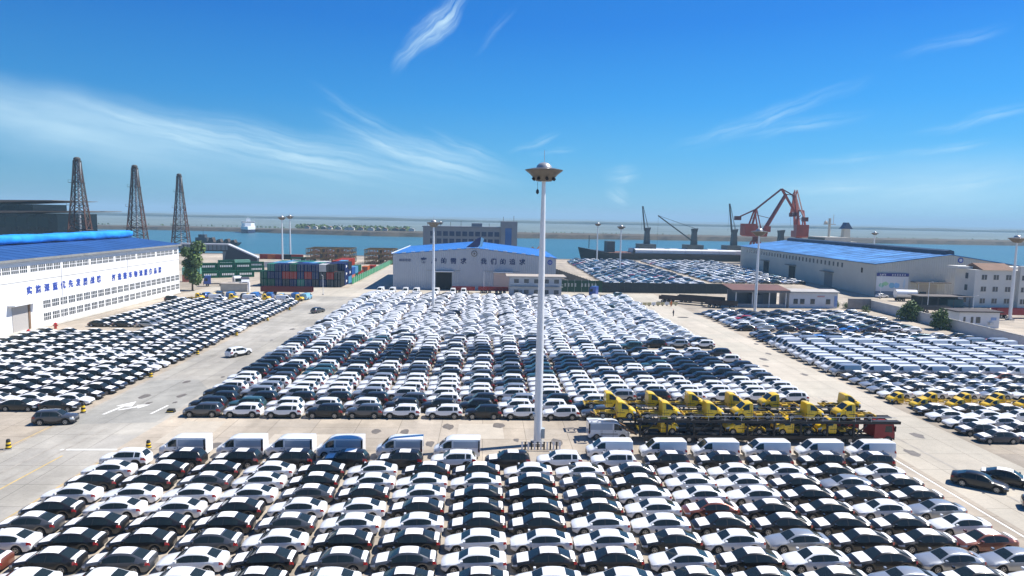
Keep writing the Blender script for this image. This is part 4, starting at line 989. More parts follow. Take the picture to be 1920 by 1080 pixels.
# orange plant on the quay
for k, (x, y) in enumerate(((24, 398), (29, 400), (33, 396))):
    t = thing('excavator', f'orange digger on a sand heap behind the shed, {ORD[k]} from the office tower', 'excavator', (x, y, 3.2 if k < 2 else 2), R(40*k), 'orange diggers beside the office tower')
    OR = mat('orange plant paint', (.55, .17, .02), .5)
    mb = MB(); mb.box(-1.8, 1.8, .7, 1.3, 0, .9, CHS); mb.box(-1.8, 1.8, -1.3, -.7, 0, .9, CHS); mb.build('track', t)
    mb = MB(); mb.box(-1.9, 1.5, -1.2, 1.2, .95, 2.2, OR); mb.build('body', t); mb = MB(); mb.box(.3, 1.5, -1.1, 0, 2.21, 3.3, OR); mb.build('cab', t)
    mb = MB(); mb.bar((1.2, .3, 1.8), (3.6, .3, 4.6), .45, OR); mb.bar((3.6, .3, 4.6), (5.6, .3, 2.4), .38, OR); mb.build('boom', t); mb = MB(); mb.prism([(5.2, 1.4), (6.1, 1.3), (6.2, 2.3), (5.5, 2.5)], -.2, .8, CHS); mb.build('bucket', t)
t = thing('sand_heap', 'pale sandy heap on the quay right of the waterfront office', 'sand heap', (28.5, 399, 0)); mb = MB()
rnd = random.Random(9); mb.lathe([(10, 0), (8.2, 1.3), (5.5, 2.8), (2.8, 4.0), (.4, 4.6)], mat('sand', (.42, .33, .22), .95, var=.3, vs=.4), 22)
mb.v = [(x+rnd.uniform(-.5, .5), y*.9+rnd.uniform(-.5, .5), z) for x, y, z in mb.v]; mb.build('sand', t, smooth=80)

# ------------------------------------------------------------------ shipping containers
CC = {'n': (.012, .03, .13), 'b': (.03, .12, .40), 'l': (.10, .30, .52), 'r': (.32, .035, .02), 'o': (.50, .13, .03), 'g': (.015, .13, .075), 't': (.04, .25, .20), 'm': (.30, .62, .46), 'w': (.55, .56, .56), 'k': (.03, .035, .04), 'p': (.62, .22, .16), 'y': (.45, .32, .06)}
CN = {'n': 'navy', 'b': 'blue', 'l': 'light blue', 'r': 'dark red', 'o': 'orange', 'g': 'green', 't': 'teal', 'm': 'mint green', 'w': 'white', 'k': 'charcoal', 'p': 'salmon', 'y': 'ochre'}
CM = {}
def cont_meshes(c, L):
    if (c, L) in CM: return CM[c, L]
    M = mat('container '+CN[c], tuple(v*(.75 if c in 'nkgbt' else .9) for v in CC[c]), .75, spec=.2, var=.2, vs=.5); mb = MB(); H = 2.55; Wd = 2.4
    for sx in (-1, 1):   # corrugated long side
        n = 12; vs = []; x = sx*(Wd/2-.03)
        for k in range(n*2+1):
            yy = -L/2+.1+(L-.2)*k/(n*2); xx = x-(sx*.07 if (k//1) % 2 else 0); vs += [(xx, yy, .12), (xx, yy, H-.1)]
        mb.add(vs, [(2*k, 2*k+2, 2*k+3, 2*k+1) for k in range(n*2)], M)
        for yy in (-L/2, L/2-.12): mb.box(*sorted((sx*Wd/2, sx*(Wd/2-.12))), yy, yy+.12, 0, H, M)
        mb.box(*sorted((sx*Wd/2, sx*(Wd/2-.1))), -L/2+.13, L/2-.13, 0, .13, M); mb.box(*sorted((sx*Wd/2, sx*(Wd/2-.1))), -L/2+.13, L/2-.13, H-.1, H, M)
    mb.box(-Wd/2+.11, Wd/2-.11, -L/2+.13, L/2-.13, .1, H-.05, M)
    body = mb.mesh('shell')
    mb = MB()
    for sx in (-.56, .56): mb.box(sx-.53, sx+.53, -L/2+.02, -L/2+.1, .1, H-.1, M)
    doors = mb.mesh('door')
    mb = MB()
    for x in (-.8, -.35, .35, .8): mb.tube((x, -L/2-.02, .1), (x, -L/2-.02, H-.1), .03, STEEL, 5)
    CM[c, L] = (body, doors, mb.mesh('lock_rod'), M); return CM[c, L]
def container(x, y, z, c, label, L=6.06, rz=0, group='shipping containers in the big stack', mark=None):
    t = thing('shipping_container', label, 'container', (x, y, z), rz, group)
    a, d, l, M = cont_meshes(c, L); ob('shell', a, t); ob('door', d, t); ob('lock_rod', l, t)
    if mark:
        mb = MB(); W_ = mat('white container mark', (.75, .76, .76), .6)
        sx = 1.215
        if mark == 'logo': mb.box(sx-.01, sx, -.9, .1, .9, 1.8, W_); mb.box(sx-.01, sx, .25, .9, 1.1, 1.6, W_)
        else:
            for q in range(7): mb.box(sx-.01, sx, -2.3+q*.65, -1.85+q*.65, .95, 1.7, W_)
        mb.build('side_marking', t)
rnd = random.Random(21)
for ty in range(3):
    rows = ['ggnkntnknkk', 'gnnrrnrnkrk', '.tnngnnnwk.'][ty]
    for k, c in enumerate(rows):
        if c == '.': continue
        container(-75.5+2.5*k, 238.2, 2.6*ty, c, f"{CN[c]} container end facing the yard, {ORD[k]} column from the left, {['ground', 'middle', 'top'][ty]} tier")
bays = {1: ('bbonn', 'obnbn', '..nnn'), 2: ('lob', 'nln', 'kn.'), 3: ('pbp', 'bpn', '.lr'), 4: ('gol', 'lbl', '.rr'), 5: ('rgo', 'gor', '.rr')}
for bay, tiers in bays.items():
    for ty, s_ in enumerate(tiers):
        for k, c in enumerate(s_[::-1] if bay == 1 else s_):
            if c == '.': continue
            x = -50.5-2.5*k; y = 238.2+6.5*bay
            container(x, y, 2.6*ty, c, f"{CN[c]} {['ground', 'middle', 'top'][ty]} tier container of the stack, {ORD[bay]} bay back, {ORD[k]} from the road", mark='logo' if c == 'n' and k < 2 else None)
for k in range(7):
    for bay in (1, 2):
        c = rnd.choice('nbrtnlgw')
        container(-73+2.5*k, 238.2+6.5*bay, 2.6, c, f"{CN[c]} container, middle tier behind the stack front, {ORD[k]} column, {ORD[bay]} bay")
        c = rnd.choice('tbnlwt'); container(-73+2.5*k, 238.2+6.5*bay, 5.2, c, f"{CN[c]} container roof showing over the stack front, {ORD[k]} column, {ORD[bay]} bay")
        container(-73+2.5*k, 238.2+6.5*bay, 0, 'n', f"navy container at the bottom behind the stack front, {ORD[k]} column, {ORD[bay]} bay")
gG = 'green containers in the open yard'
def row(x, y, z, cs, rz, tail, mark=True, L=6.06, dx=6.3):
    for k, c in enumerate(cs):
        container(x+dx*k*math.cos(rz+PI/2), y+dx*k*math.sin(rz+PI/2), z, c, f"{CN[c]} container {tail}, {ORD[k]} from the warehouse end", L, rz, gG, 'text' if mark and c == 'g' else None)
row(-104, 262, 0, 'ggg', R(-62), 'in the near green row bottom tier'); row(-107, 268, 0, 'ggg', R(-62), 'in the second green row bottom tier'); row(-107, 268, 2.6, 'ggg', R(-62), 'in the second green row upper tier')
row(-113, 282, 0, 'gggg', R(-62), 'in the rear green row bottom tier'); row(-107, 286, 2.6, 'gm', R(-62), 'in the rear green row upper tier')
container(-104.5, 247, 0, 'p', 'salmon container under the mint one near the warehouse end', rz=R(-75), group=gG); container(-104.5, 247, 2.6, 'm', 'mint container on the salmon one near the warehouse end', rz=R(-75), group=gG)
row(-104, 315, 0, 'gw', R(-75), 'standing alone in the gravel yard'); row(-96, 352, 0, 'gg', R(-80), 'at the harbour edge by the twin masts', L=6.06)
for k in range(5):
    c = 'rorkr'[k]; container(-118+4.2*k, 372, 0, c, f"{CN[c]} container in the red row below the footbridge ramp, {ORD[k]} from the ramp", rz=R(-80), group='red containers near the footbridge')
# steel stacking frames
FY_ = mat('ochre frame steel', (.24, .15, .05), .7, var=.4, vs=.6)
def frames(x0, y0, n, rows_, label):
    t = thing('stacking_frame', label, 'steel frames', (x0, y0, 0), 0, 'ochre steel stacking frames')
    L, Wd, H = 7.0, 2.7, 2.5
    for r_ in range(n):
        for k in range(rows_):
            mb = MB(); z = H*r_; y = k*5.0
            for (a, b_) in ((0, 0), (L, 0), (L, Wd), (0, Wd)): mb.bar((a, y+b_, z), (a, y+b_, z+H), .24, TGR if (k+r_) % 2 else FY_)
            for zz in (z+.15, z+H-.15):
                mb.bar((0, y, zz), (L, y, zz), .26, FY_); mb.bar((0, y+Wd, zz), (L, y+Wd, zz), .26, FY_); mb.bar((0, y, zz), (0, y+Wd, zz), .22, FY_); mb.bar((L, y, zz), (L, y+Wd, zz), .22, FY_)
            for xx in (1.8, 3.5, 5.2): mb.bar((xx, y, z+.15), (xx, y+Wd, z+H-.3), .24, RUST)
            mb.bar((.2, y, z+.2), (L-.2, y, z+H-.3), .14, FY_)
            mb.build('frame', t)
for k, x in enumerate((-89.5, -82.2, -74.9)): frames(x, 345, 3, 4, f'ochre steel frames stacked three high behind the containers, {ORD[k]} bundle from the left')
for k, x in enumerate((-60.6, -53.4)): frames(x, 345, 3, 4, f'ochre steel frames stacked by the quay road, {["farther from", "nearer to"][k]} the central shed')
for k, (x, y) in enumerate(((-50.5, 276), (-52, 300), (-50.2, 306))):
    container(x, y, 0 if k else 0, 'ror'[k], ['red container beside the green fence', 'orange container under the steel frames', 'red container end before the steel frames'][k], group='odd containers along the quay road')
# green fence along the quay road
GF = mat('green fence sheet', (.02, .22, .10), .6, var=.2, vs=.3)
t = thing('panel_fence', 'green sheet fence with white post tops along the quay road', 'fence', (-47.6, 246, 0))
for k in range(29):
    mb = MB(); mb.box(-.04, .04, k*4, k*4+3.8, .1, 2.3, GF); mb.build('panel', t)
    mb = MB(); mb.box(-.1, .1, k*4+3.8, k*4+3.98, 0, 2.6, FR); mb.build('post', t)

# ------------------------------------------------------------------ long grey shed on the right
t = thing('long_shed', 'long cream grey shed with faded blue roof and dark ridge vent beside the cargo ship', 'shed', (135.6, 231.3, 0), R(-2.5))
Wd, Ls = 51, 143
mb = MB(); mb.box(0, .25, 0, Ls, 0, 11.2, CREAM); mb.build('side_wall', t)
mb = MB(); mb.box(Wd-.25, Wd, 0, Ls, 0, 11.2, CREAM); mb.build('side_wall', t)
for y0 in (-.02, Ls-.2):
    mb = MB(); mb.prism([(.26, 0), (Wd-.26, 0), (Wd-.26, 11.2), (Wd/2, 14.9), (.26, 11.2)], y0, y0+.22, CREAMX); mb.build('gable_wall', t)
mb = MB(); mb.prism([(-.6, 11.21), (Wd/2, 15.0), (Wd/2, 15.2), (-.6, 11.45)], -.5, Ls+.5, BLUE_L); mb.build('roof_slope', t)
mb = MB(); mb.prism([(Wd+.6, 11.21), (Wd/2, 15.0), (Wd/2, 15.2), (Wd+.6, 11.45)], -.5, Ls+.5, BLUE_L); mb.build('roof_slope', t)
mb = MB(); mb.prism([(Wd/2-1.5, 15.0), (Wd/2+1.5, 15.0), (Wd/2+1.3, 16.3), (Wd/2, 16.7), (Wd/2-1.3, 16.3)], .5, Ls-3, mat('dark ridge vent', (.02, .045, .09), .55, var=.3, vs=.4)); mb.build('ridge_vent', t)
mb = MB(); mb.box(-.05, 0, 0, Ls, 10.9, 11.2, CONC); mb.build('gutter', t)
for k in range(23):
    mb = MB(); yy = 3+k*6.2; mb.bar((-.5, yy, 11.5), (Wd/2-1.6, yy, 15.06), .22, mat('bleached roof seam', (.30, .45, .62), .6), .16); mb.build('roof_seam', t)
w_ = None
for k in range(31):
    f = ob('window', None, t, (-.02, 24+k*3.6, 8.4)); mb = MB(); mb.box(-.05, .01, 0, 1.25, 0, 1.7, WIN); ob('pane', mb.mesh('pane') if w_ is None else w_, f); w_ = f.children[0].data
for k, y in enumerate((32, 68, 100)):
    mb = MB(); mb.box(-.08, -.01, y, y+7, .02, 5.4, DARK if k != 0 else mat('grey sliding door', (.16, .18, .2), .6)); mb.build('doorway', t)
    mb = MB(); mb.box(-1.8, -.09, y-1, y+8, 5.7, 6.0, mat('rust canopy', (.2, .17, .15), .7)); mb.build('door_canopy', t)
for y in (9, ):
    mb = MB(); mb.box(-.06, -.01, y, y+1.1, 7.6, 9.4, DARK); mb.build('vent_opening', t)
BRD = mat('map board white', (.66, .68, .70), .5); BH = mat('navy board header', (.03, .03, .2), .5)
mb = MB(); mb.box(.2, 11.3, -.35, -.2, 2.0, 8.3, BRD); mb.build('map_board', t)
mb = MB(); mb.box(.2, 11.3, -.42, -.36, 7.2, 8.3, BH); mb.build('board_header', t)
mb = MB(); mb.box(.2, 11.3, -.35, -.3, .6, 1.9, mat('board base', (.2, .25, .33), .6)); mb.build('board_base', t)
rnd = random.Random(31)
for k, (x0, x1, z0, z1, c) in enumerate(((.9, 3.4, 3.2, 5.0, (.25, .55, .4)), (2.2, 4.6, 3.8, 5.4, (.35, .62, .35)), (4.4, 6.8, 3.0, 5.3, (.2, .45, .65)), (6.2, 8.6, 2.9, 5.2, (.25, .5, .8)), (9.4, 10.4, 2.7, 6.4, (.5, .62, .75)))):
    n = 9; vs = [((x0+x1)/2+(x1-x0)/2*math.cos(a*2*PI/n)*rnd.uniform(.7, 1), (z0+z1)/2+(z1-z0)/2*math.sin(a*2*PI/n)*rnd.uniform(.7, 1)) for a in range(n)]
    mb = MB(); mb.prism(vs, -.37-.008*k, -.352, mat(f'map patch {CN.get("x", "")}{k}', c, .5)); mb.build('map_patch', t)
for k in range(11):
    if k in (3, 4): continue
    mb = MB(); x = 1.2+k*.85; mb.box(x, x+.5, -.45, -.43, 7.45, 7.6, FR); mb.box(x, x+.5, -.45, -.43, 7.85, 8.0, FR); mb.box(x+.17, x+.3, -.46, -.43, 7.45, 8.0, FR); mb.build('header_character', t)
mb = MB(); mb.box(14.6, 21.5, -.08, -.03, .02, 4.6, mat('tan roller door', (.42, .39, .34), .6)); mb.build('doorway', t)
mb = MB(); mb.box(12.2, 24.5, -3.2, -.1, 5.3, 5.6, mat('rust canopy', (.2, .17, .15), .7)); mb.build('door_canopy', t)
for x in (13.4, 22.6):
    mb = MB(); mb.tube((x, -3, 0), (x, -3, 5.3), .14, STEEL, 6); mb.build('canopy_post', t)
mb = MB(); mb.tube((28.9, -.03, 13.2), (28.9, -.16, 13.2), .95, LETB, 18); mb.build('round_logo', t)
mb = MB(); mb.tube((28.9, -.16, 13.2), (28.9, -.2, 13.2), .55, BRD, 16); mb.build('round_logo_ring', t)

# white office, gatehouse, wall, guard house
IV = mat('ivory render', (.62, .61, .57), .75, var=.07, vs=.3); TILE = ribbed('brown roof tile', (.20, .11, .07), 0, .35, .8, .25)
t = thing('office_house', 'ivory three storey office with a brown tiled roof at the right edge', 'office building', (152.4, 206, 0))
mb = MB(); mb.box(0, 26, 0, 9, 0, 11.6, IV); mb.build('wall', t)
mb = MB(); mb.box(-2.6, 26.2, 4, 9.3, 11.62, 12.4, IV); mb.build('rear_parapet', t)
mb = MB(); mb.prism([(-.7, 11.62), (9.4, 11.62), (4.5, 13.5)], 2.0, 12.5, TILE, 'x'); mb.build('roof', t)
mb = MB(); mb.box(13.5, 19.5, -1.2, -.02, 0, 13.0, IV); mb.build('stair_bay', t)
for z in (1.2, 4.9, 8.6):
    for x in (2.2, 6.0, 10.0, 14.2, 16.8, 21.0, 24.0):
        yy = -1.22 if 13.5 < x < 19.5 else -.02
        f = ob('window', None, t, (x, yy, z)); mb = MB(); mb.box(0, 1.6, -.05, .02, 0, 1.5, WIN); mb.build('pane', f); mb = MB(); mb.box(-.1, 1.7, -.16, .0, -.16, -.02, IV); mb.build('sill', f)
        mb = MB(); mb.box(.76, .84, -.08, -.051, 0, 1.5, FR); mb.build('mullion', f)
    f = ob('window', None, t, (-.02, 3, z)); mb = MB(); mb.box(-.05, .02, 0, 1.2, 0, 1.8, WIN); mb.build('pane', f)
t = thing('gatehouse', 'low gatehouse with brown canopy roof over a dark open bay', 'gatehouse', (74, 197.5, 0))
mb = MB(); mb.box(0, 15.2, 6.5, 7, 0, 4.6, mat('gatehouse back wall', (.22, .24, .27), .7)); mb.build('back_wall', t)
mb = MB(); mb.prism([(-1, 5.0), (8, 5.9), (8, 6.1), (-1, 5.2)], -1.4, 16.0, ribbed('red brown sheet', (.15, .065, .045), 0, .5, .6, .25), 'x'); mb.build('canopy_roof', t)
mb = MB(); mb.box(-1.4, 16, -1.05, -.8, 4.5, 5.05, mat('canopy fascia', (.16, .15, .15), .7)); mb.build('fascia', t)
for x in (0, 5, 10, 15):
    mb = MB(); mb.box(x, x+.25, -.2, .05, 0, 4.6, FR); mb.build('post', t)
mb = MB(); mb.box(.4, 15, 0, .15, .05, 1.0, mat('gatehouse plinth', (.33, .34, .35), .8)); mb.build('low_wall', t)
mb = MB(); mb.box(6, 9.5, 3, 6.3, .05, 3.4, mat('booth', (.1, .12, .16), .5)); mb.build('booth', t)
t = thing('white_cabin', 'long white single storey cabin with four dark windows beside the gatehouse', 'cabin', (90.2, 197.5, 0))
CABW = mat('white cabin wall', (.62, .63, .66), .7, var=.08, vs=.4)
mb = MB(); mb.box(0, 14.6, 0, 7, 0, 4.5, CABW); mb.build('wall', t)
mb = MB(); mb.prism([(-.5, 4.52), (7.5, 4.52), (7.5, 4.9), (3.5, 5.4), (-.5, 4.9)], -.2, 15, mat('cabin roof', (.42, .40, .38), .8, var=.2, vs=.3), 'x'); mb.build('roof', t)
for x in (1.3, 3.3, 6.4, 11.1):
    f = ob('window', None, t, (x, -.02, 1.2)); mb = MB(); mb.box(0, 1.3, -.05, .02, 0, 1.5, WIN); mb.build('pane', f); mb = MB(); mb.box(-.08, 1.38, -.12, 0, -.12, -.02, FR); mb.build('sill', f)
mb = MB(); mb.box(13.6, 14.5, -.1, -.02, .5, 3.6, mat('faded notice blue', (.2, .3, .55), .6)); mb.build('notice_board', t)
mb = MB(); mb.box(8.4, 10.6, -.08, -.02, 3.3, 3.7, mat('faded notice red', (.5, .28, .28), .6)); mb.build('banner', t)
WALLM = mat('boundary wall render', (.60, .60, .60), .8, var=.12, vs=.4)
t = thing('boundary_wall', 'white boundary wall running along the far side of the right block', 'wall', (114.6, 197, 0), 0)
for k in range(15):
    y = -5*k; x = -.035*5*k
    mb = MB(); mb.box(x-.15, x+.15, y-4.7, y, 0, 2.55, WALLM); mb.build('panel', t)
    mb = MB(); mb.box(x-.24, x+.24, y-5.0, y-4.7, 0, 2.75, WALLM); mb.build('pier', t)
    mb = MB(); mb.box(x-.22, x+.22, y-4.7, y, 2.56, 2.68, CONC); mb.build('coping', t)
t = thing('cross_wall', 'grey block wall from the gatehouse shrubs to the boundary wall corner', 'wall', (107.5, 196.6, 0))
for k in range(3):
    mb = MB(); mb.box(k*2.3, k*2.3+2.25, -.15, .15, 0, 3.0, mat('cross wall block', (.30, .27, .25), .85, var=.2, vs=.8)); mb.build('panel', t)
    mb = MB(); mb.box(k*2.3-.02, k*2.3+2.27, -.2, .2, 3.01, 3.12, CONC); mb.build('coping', t)
t = thing('guard_house', 'small white guard house with dark flat roof behind the boundary wall', 'guard house', (117.6, 163, 0))
mb = MB(); mb.box(0, 10.2, 0, 5, 0, 4.0, CABW); mb.build('wall', t)
mb = MB(); mb.box(-1.2, 10.6, -.8, 5.5, 4.02, 4.3, mat('guard roof', (.06, .05, .05), .8)); mb.build('roof', t)
for x, w2 in ((1.0, .5), (2.9, .6), (4.2, 1.1)):
    f = ob('window', None, t, (x, -.02, 1.3)); mb = MB(); mb.box(0, w2, -.05, .02, 0, 1.5, WIN); mb.build('pane', f)
mb = MB(); mb.box(7.5, 8.5, -.5, -.02, 1.0, 1.6, mat('air unit', (.5, .52, .53), .5)); mb.build('air_conditioner', t)
mb = MB(); mb.box(8.0, 9.4, -.06, -.02, 2.0, 2.7, mat('faded notice blue', (.2, .3, .55), .6)); mb.build('notice_board', t)
# low roofs and red trailers behind the guard house
SHD = mat('dark shed steel', (.06, .065, .07), .7, var=.3, vs=.4)
t = thing('lean_to', 'dark open lean-to between the grey shed and the ivory office', 'lean-to', (134, 205, 0))
mb = MB(); mb.box(0, 15, 3, 3.2, 0, 3.2, SHD); mb.build('back_wall', t); mb = MB(); mb.box(-1, 16, -2.5, 3.6, 3.3, 3.5, mat('lean-to roof', (.14, .12, .11), .8, var=.3, vs=.4)); mb.build('roof', t)
for x in (0, 5, 10, 15): mb = MB(); mb.box(x, x+.15, -2.3, -2.1, 0, 3.3, SHD); mb.build('post', t)
mb = MB(); mb.box(9, 14, -1, 2.8, .02, 2.4, mat('teal crate', (.03, .09, .11), .7)); mb.build('crate', t)
flatbed(133, 180, 12, R(0), 'red trailer with high sides behind the guard house', CRED, 'red trailers behind the boundary wall', 2.4)
flatbed(147.5, 182, 13, R(0), 'red trailer at the right edge before the ivory office', CRED, 'red trailers behind the boundary wall', 2.4)
flatbed(128, 190, 10, R(-8), 'dark trailer end behind the guard house roof', SHD, 'red trailers behind the boundary wall', 1.6)
t = thing('tanker_truck', 'tanker lorry with white tank parked in front of the tan roller door', 'tanker', (140, 218.5, 0), R(-6))
mb = MB(); mb.tube((-4.6, 0, 2.5), (2.0, 0, 2.5), 1.35, PAINT['W'], 18); mb.build('tank', t, smooth=40)
mb = MB(); mb.box(-4.8, 4.2, -.5, .5, .8, 1.1, CHS); mb.build('frame', t)
c = ob('cab', None, t); mb = MB(); mb.prism([(2.4, .8), (4.9, .8), (4.9, 1.8), (4.6, 3.4), (2.4, 3.5)], -1.2, 1.2, mat('charcoal cab', (.05, .055, .06), .4, coat=.5)); mb.build('shell', c)
mb = MB(); mb.quad((4.93, -1.05, 1.85), (4.93, 1.05, 1.85), (4.66, 1, 3.2), (4.66, -1, 3.2), GLASS); mb.build('windshield', c)
for x in (-3.6, -2.3, 3.8): mb = MB(); wheelpair(mb, x, 0); mb.build('axle', t, smooth=40)
def lampost(x, y, h, label, arm=1.4):
    t = thing('street_lamp', label, 'street lamp', (x, y, 0), R(-90), 'slim street lamps')
    mb = MB(); mb.tube((0, 0, 0), (0, 0, h), .11, MASTW, 8, .06); mb.build('pole', t, smooth=40)
    mb = MB(); mb.bar((0, 0, h), (arm, 0, h+.3), .08, MASTW); mb.build('arm', t)
    mb = MB(); mb.box(arm-.3, arm+.35, -.14, .14, h+.22, h+.36, STEEL); mb.build('lamp', t)
    mb = MB(); mb.box(-.25, .25, -.25, .25, 0, .2, CONC); mb.build('footing', t)
lampost(-.3, 225, 6.8, 'slim lamp post between the doors of the central shed'); lampost(134, 224.9, 8.2, 'slim lamp post before the map board'); lampost(128.8, 192.2, 8.6, 'slim lamp post inside the boundary wall near the bushes')
lampost(147, 178, 8, 'slim white lamp post before the red trailers'); lampost(-50.2, 213, 6, 'slim lamp post at the corner of the container stack')
lampost(126, 170, 7.2, 'slim white lamp post right of the guard house')

# green hoardings and parked lorries behind the middle block
DG = mat('dark green hoarding', (.012, .06, .035), .7, var=.25, vs=.4)
t = thing('hoarding', 'dark green hoarding with white lettering strokes right of the grey annex', 'hoarding', (25.8, 229.4, 0))
for k in range(6):
    mb = MB(); mb.box(k*2.35, k*2.35+2.3, -.06, .06, .2, 4.2, DG); mb.build('panel', t)
    mb = MB(); mb.box(k*2.35-.06, k*2.35-.005, -.1, .1, 0, 4.5, STEEL); mb.build('post', t)
for k in range(10):
    if k == 4: continue
    mb = MB(); x = 1.1+k*1.15
    for z in (2.2, 2.6, 3.0): mb.box(x, x+.7, -.1, -.065, z, z+.1, FR)
    mb.box(x+.28, x+.4, -.11, -.065, 2.1, 3.2, FR); mb.build('banner_character', t)
t = thing('mesh_fence', 'dark mesh fence dividing the yard from the quayside cars', 'fence', (40, 230, 0), R(2))
for k in range(19):
    mb = MB(); mb.box(k*2.6, k*2.6+2.55, -.03, .03, .1, 3.6, mat('dark mesh', (.02, .03, .035), .7, var=.3, vs=.8)); mb.build('panel', t)
    mb = MB(); mb.box(k*2.6-.05, k*2.6, -.08, .08, 0, 3.9, SHD); mb.build('post', t)
t = thing('side_fence', 'dark fence running back along the side of the central shed', 'fence', (39.5, 233, 0), R(8))
for k in range(26):
    mb = MB(); mb.box(-.03, .03, k*4, k*4+3.9, .1, 3.0, SHD); mb.build('panel', t)
    mb = MB(); mb.box(-.08, .08, k*4+3.9, k*4+3.99, 0, 3.2, SHD); mb.build('post', t)
def tractor(x, y, rz, col, label, cat='lorry', cargo=None, L=5.5):
    t = thing('lorry', label, cat, (x, y, 0), rz)
    c = ob('cab', None, t); mb = MB(); mb.prism([(.3, .9), (2.5, .9), (2.55, 1.7), (2.35, 3.0), (2.0, 3.55), (.3, 3.6)], -1.2, 1.2, col); mb.build('shell', c, smooth=30)
    mb = MB(); mb.quad((2.57, -1.05, 1.75), (2.57, 1.05, 1.75), (2.38, 1, 2.9), (2.38, -1, 2.9), GLASS); mb.build('windshield', c)
    for sy in (1.21, -1.21): mb = MB(); mb.quad((1.3, sy, 1.9), (2.3, sy, 1.85), (2.15, sy, 2.8), (1.35, sy, 2.8), GLASS); mb.build('side_window', c)
    mb = MB(); mb.box(2.56, 2.66, -1.1, 1.1, .45, 1.5, TRIM); mb.build('bumper', c)
    mb = MB(); mb.box(-L, 2.3, -.45, .45, .7, .95, CHS); mb.build('frame', t)
    for xx in (1.4, -L+2.2, -L+.9): mb = MB(); wheelpair(mb, xx, 0); mb.build('axle', t, smooth=40)
    if cargo: mb = MB(); mb.box(-L, -.1, -1.25, 1.25, 1.0, 3.7, cargo); mb.build('cargo_box', t)
    return t
tractor(36.3, 216.5, R(150), mat('royal blue cab', (.02, .07, .32), .4, coat=.5), 'royal blue tractor lorry parked before the dark green hoarding')
t = spawn('suv', 'T', 42.2, 217, R(200), 'small dark teal car beside the royal blue lorry', parts=False)
tractor(-77, 221.8, R(-70), PAINT['W'], 'white fronted lorry with a dark load before the container stack', cargo=mat('dark tarp', (.05, .045, .06), .8, var=.3, vs=.8), L=8)
tractor(-84.5, 234, R(-50), PAINT['W'], 'white lorry turning near the salmon container', L=6)
tractor(-92, 233, R(200), mat('royal blue cab', (.02, .07, .32), .4, coat=.5), 'small blue lorry behind the end of the white warehouse', L=5)
t = thing('kiosk', 'grey flat topped kiosk by the back road beyond the left block', 'kiosk', (-83.5, 218, 0))
mb = MB(); mb.box(0, 8.2, 0, 3, 0, 2.4, CONC); mb.build('wall', t); mb = MB(); mb.box(-.2, 8.4, -.2, 3.2, 2.42, 2.6, mat('annex roof slab', (.42, .37, .32), .8)); mb.build('roof', t); mb = MB(); mb.box(8.5, 9.1, -.1, .5, 0, 3.0, WHITE); mb.build('gate_pier', t)
# dark flat wagons, barriers
for k, (x, y, L, rz, lab) in enumerate(((60.5, 203.5, 15, R(-32), 'dark flat wagon nearest the right lane before the gatehouse'), (66.5, 206, 14, R(-28), 'dark flat wagon in the middle of the three before the gatehouse'), (69.0, 195, 9, R(-25), 'dark flat wagon beside the top of the right block'))):
    flatbed(x, y, L, rz, lab, mat('brown black wagon', (.045, .03, .028), .7, var=.4, vs=.6), 'dark flat wagons by the gatehouse', 1.5)
t = thing('site_barrier', 'pale yellow site barrier across the top of the right lane', 'barrier', (44.8, 196, 0), R(14))
BY = mat('pale yellow barrier', (.55, .47, .25), .7, var=.3, vs=1)
for k in range(9):
    mb = MB(); mb.box(k*1.45, k*1.45+1.3, -.04, .04, .25, 1.1, BY if k % 3 else FR); mb.build('panel', t); mb = MB(); mb.box(k*1.45+.6, k*1.45+.7, -.4, .4, 0, .25, TRIM); mb.build('foot', t)
def person(x, y, rz, label, top, seed):
    """standing figure, one skinned body with clothing"""
    t = thing('person', label, 'person', (x, y, 0), rz)
    pts = [(0, 0, .95), (0, 0, 1.2), (0, 0, 1.45), (0, .02, 1.56), (0, .04, 1.70), (.2, 0, 1.42), (.27, .02, 1.12), (.28, .1, .87), (-.2, 0, 1.42), (-.27, .02, 1.12), (-.28, .1, .87), (.1, 0, .9), (.11, .02, .48), (.11, -.02, .07), (.11, .14, .04), (-.1, 0, .9), (-.12, -.03, .48), (-.13, -.1, .07), (-.13, .06, .04)]
    ed = [(0, 1), (1, 2), (2, 3), (3, 4), (2, 5), (5, 6), (6, 7), (2, 8), (8, 9), (9, 10), (0, 11), (11, 12), (12, 13), (13, 14), (0, 15), (15, 16), (16, 17), (17, 18)]
    rad = [.15, .14, .17, .06, .105, .07, .05, .04, .07, .05, .04, .1, .07, .05, .045, .1, .07, .05, .045]
    me = bpy.data.meshes.new('body'); me.from_pydata(pts, ed, []); o = ob('body', me, t)
    md = o.modifiers.new('skin', 'SKIN'); md.use_smooth_shade = True; o.modifiers.new('sub', 'SUBSURF').levels = 1
    for v, r_ in zip(me.skin_vertices[0].data, rad): v.radius = (r_, r_)
    me.skin_vertices[0].data[0].use_root = True
    me.materials.append(mat('cloth '+top[0], top[1], .85)); 
    mb = MB(); mb.lathe([(.02, 1.82), (.1, 1.79), (.125, 1.72), (.12, 1.68)], mat('safety cap red', (.5, .04, .02), .5), 10, (0, .04, 0)); mb.build('cap', t, smooth=60)
person(49.8, 176.5, R(30), 'person in dark clothes standing on the right lane beyond the middle block', ('dark', (.03, .03, .04)), 1)
person(54.5, 196, R(200), 'person in orange vest walking by the pale yellow barrier', ('orange', (.5, .12, .03)), 2)

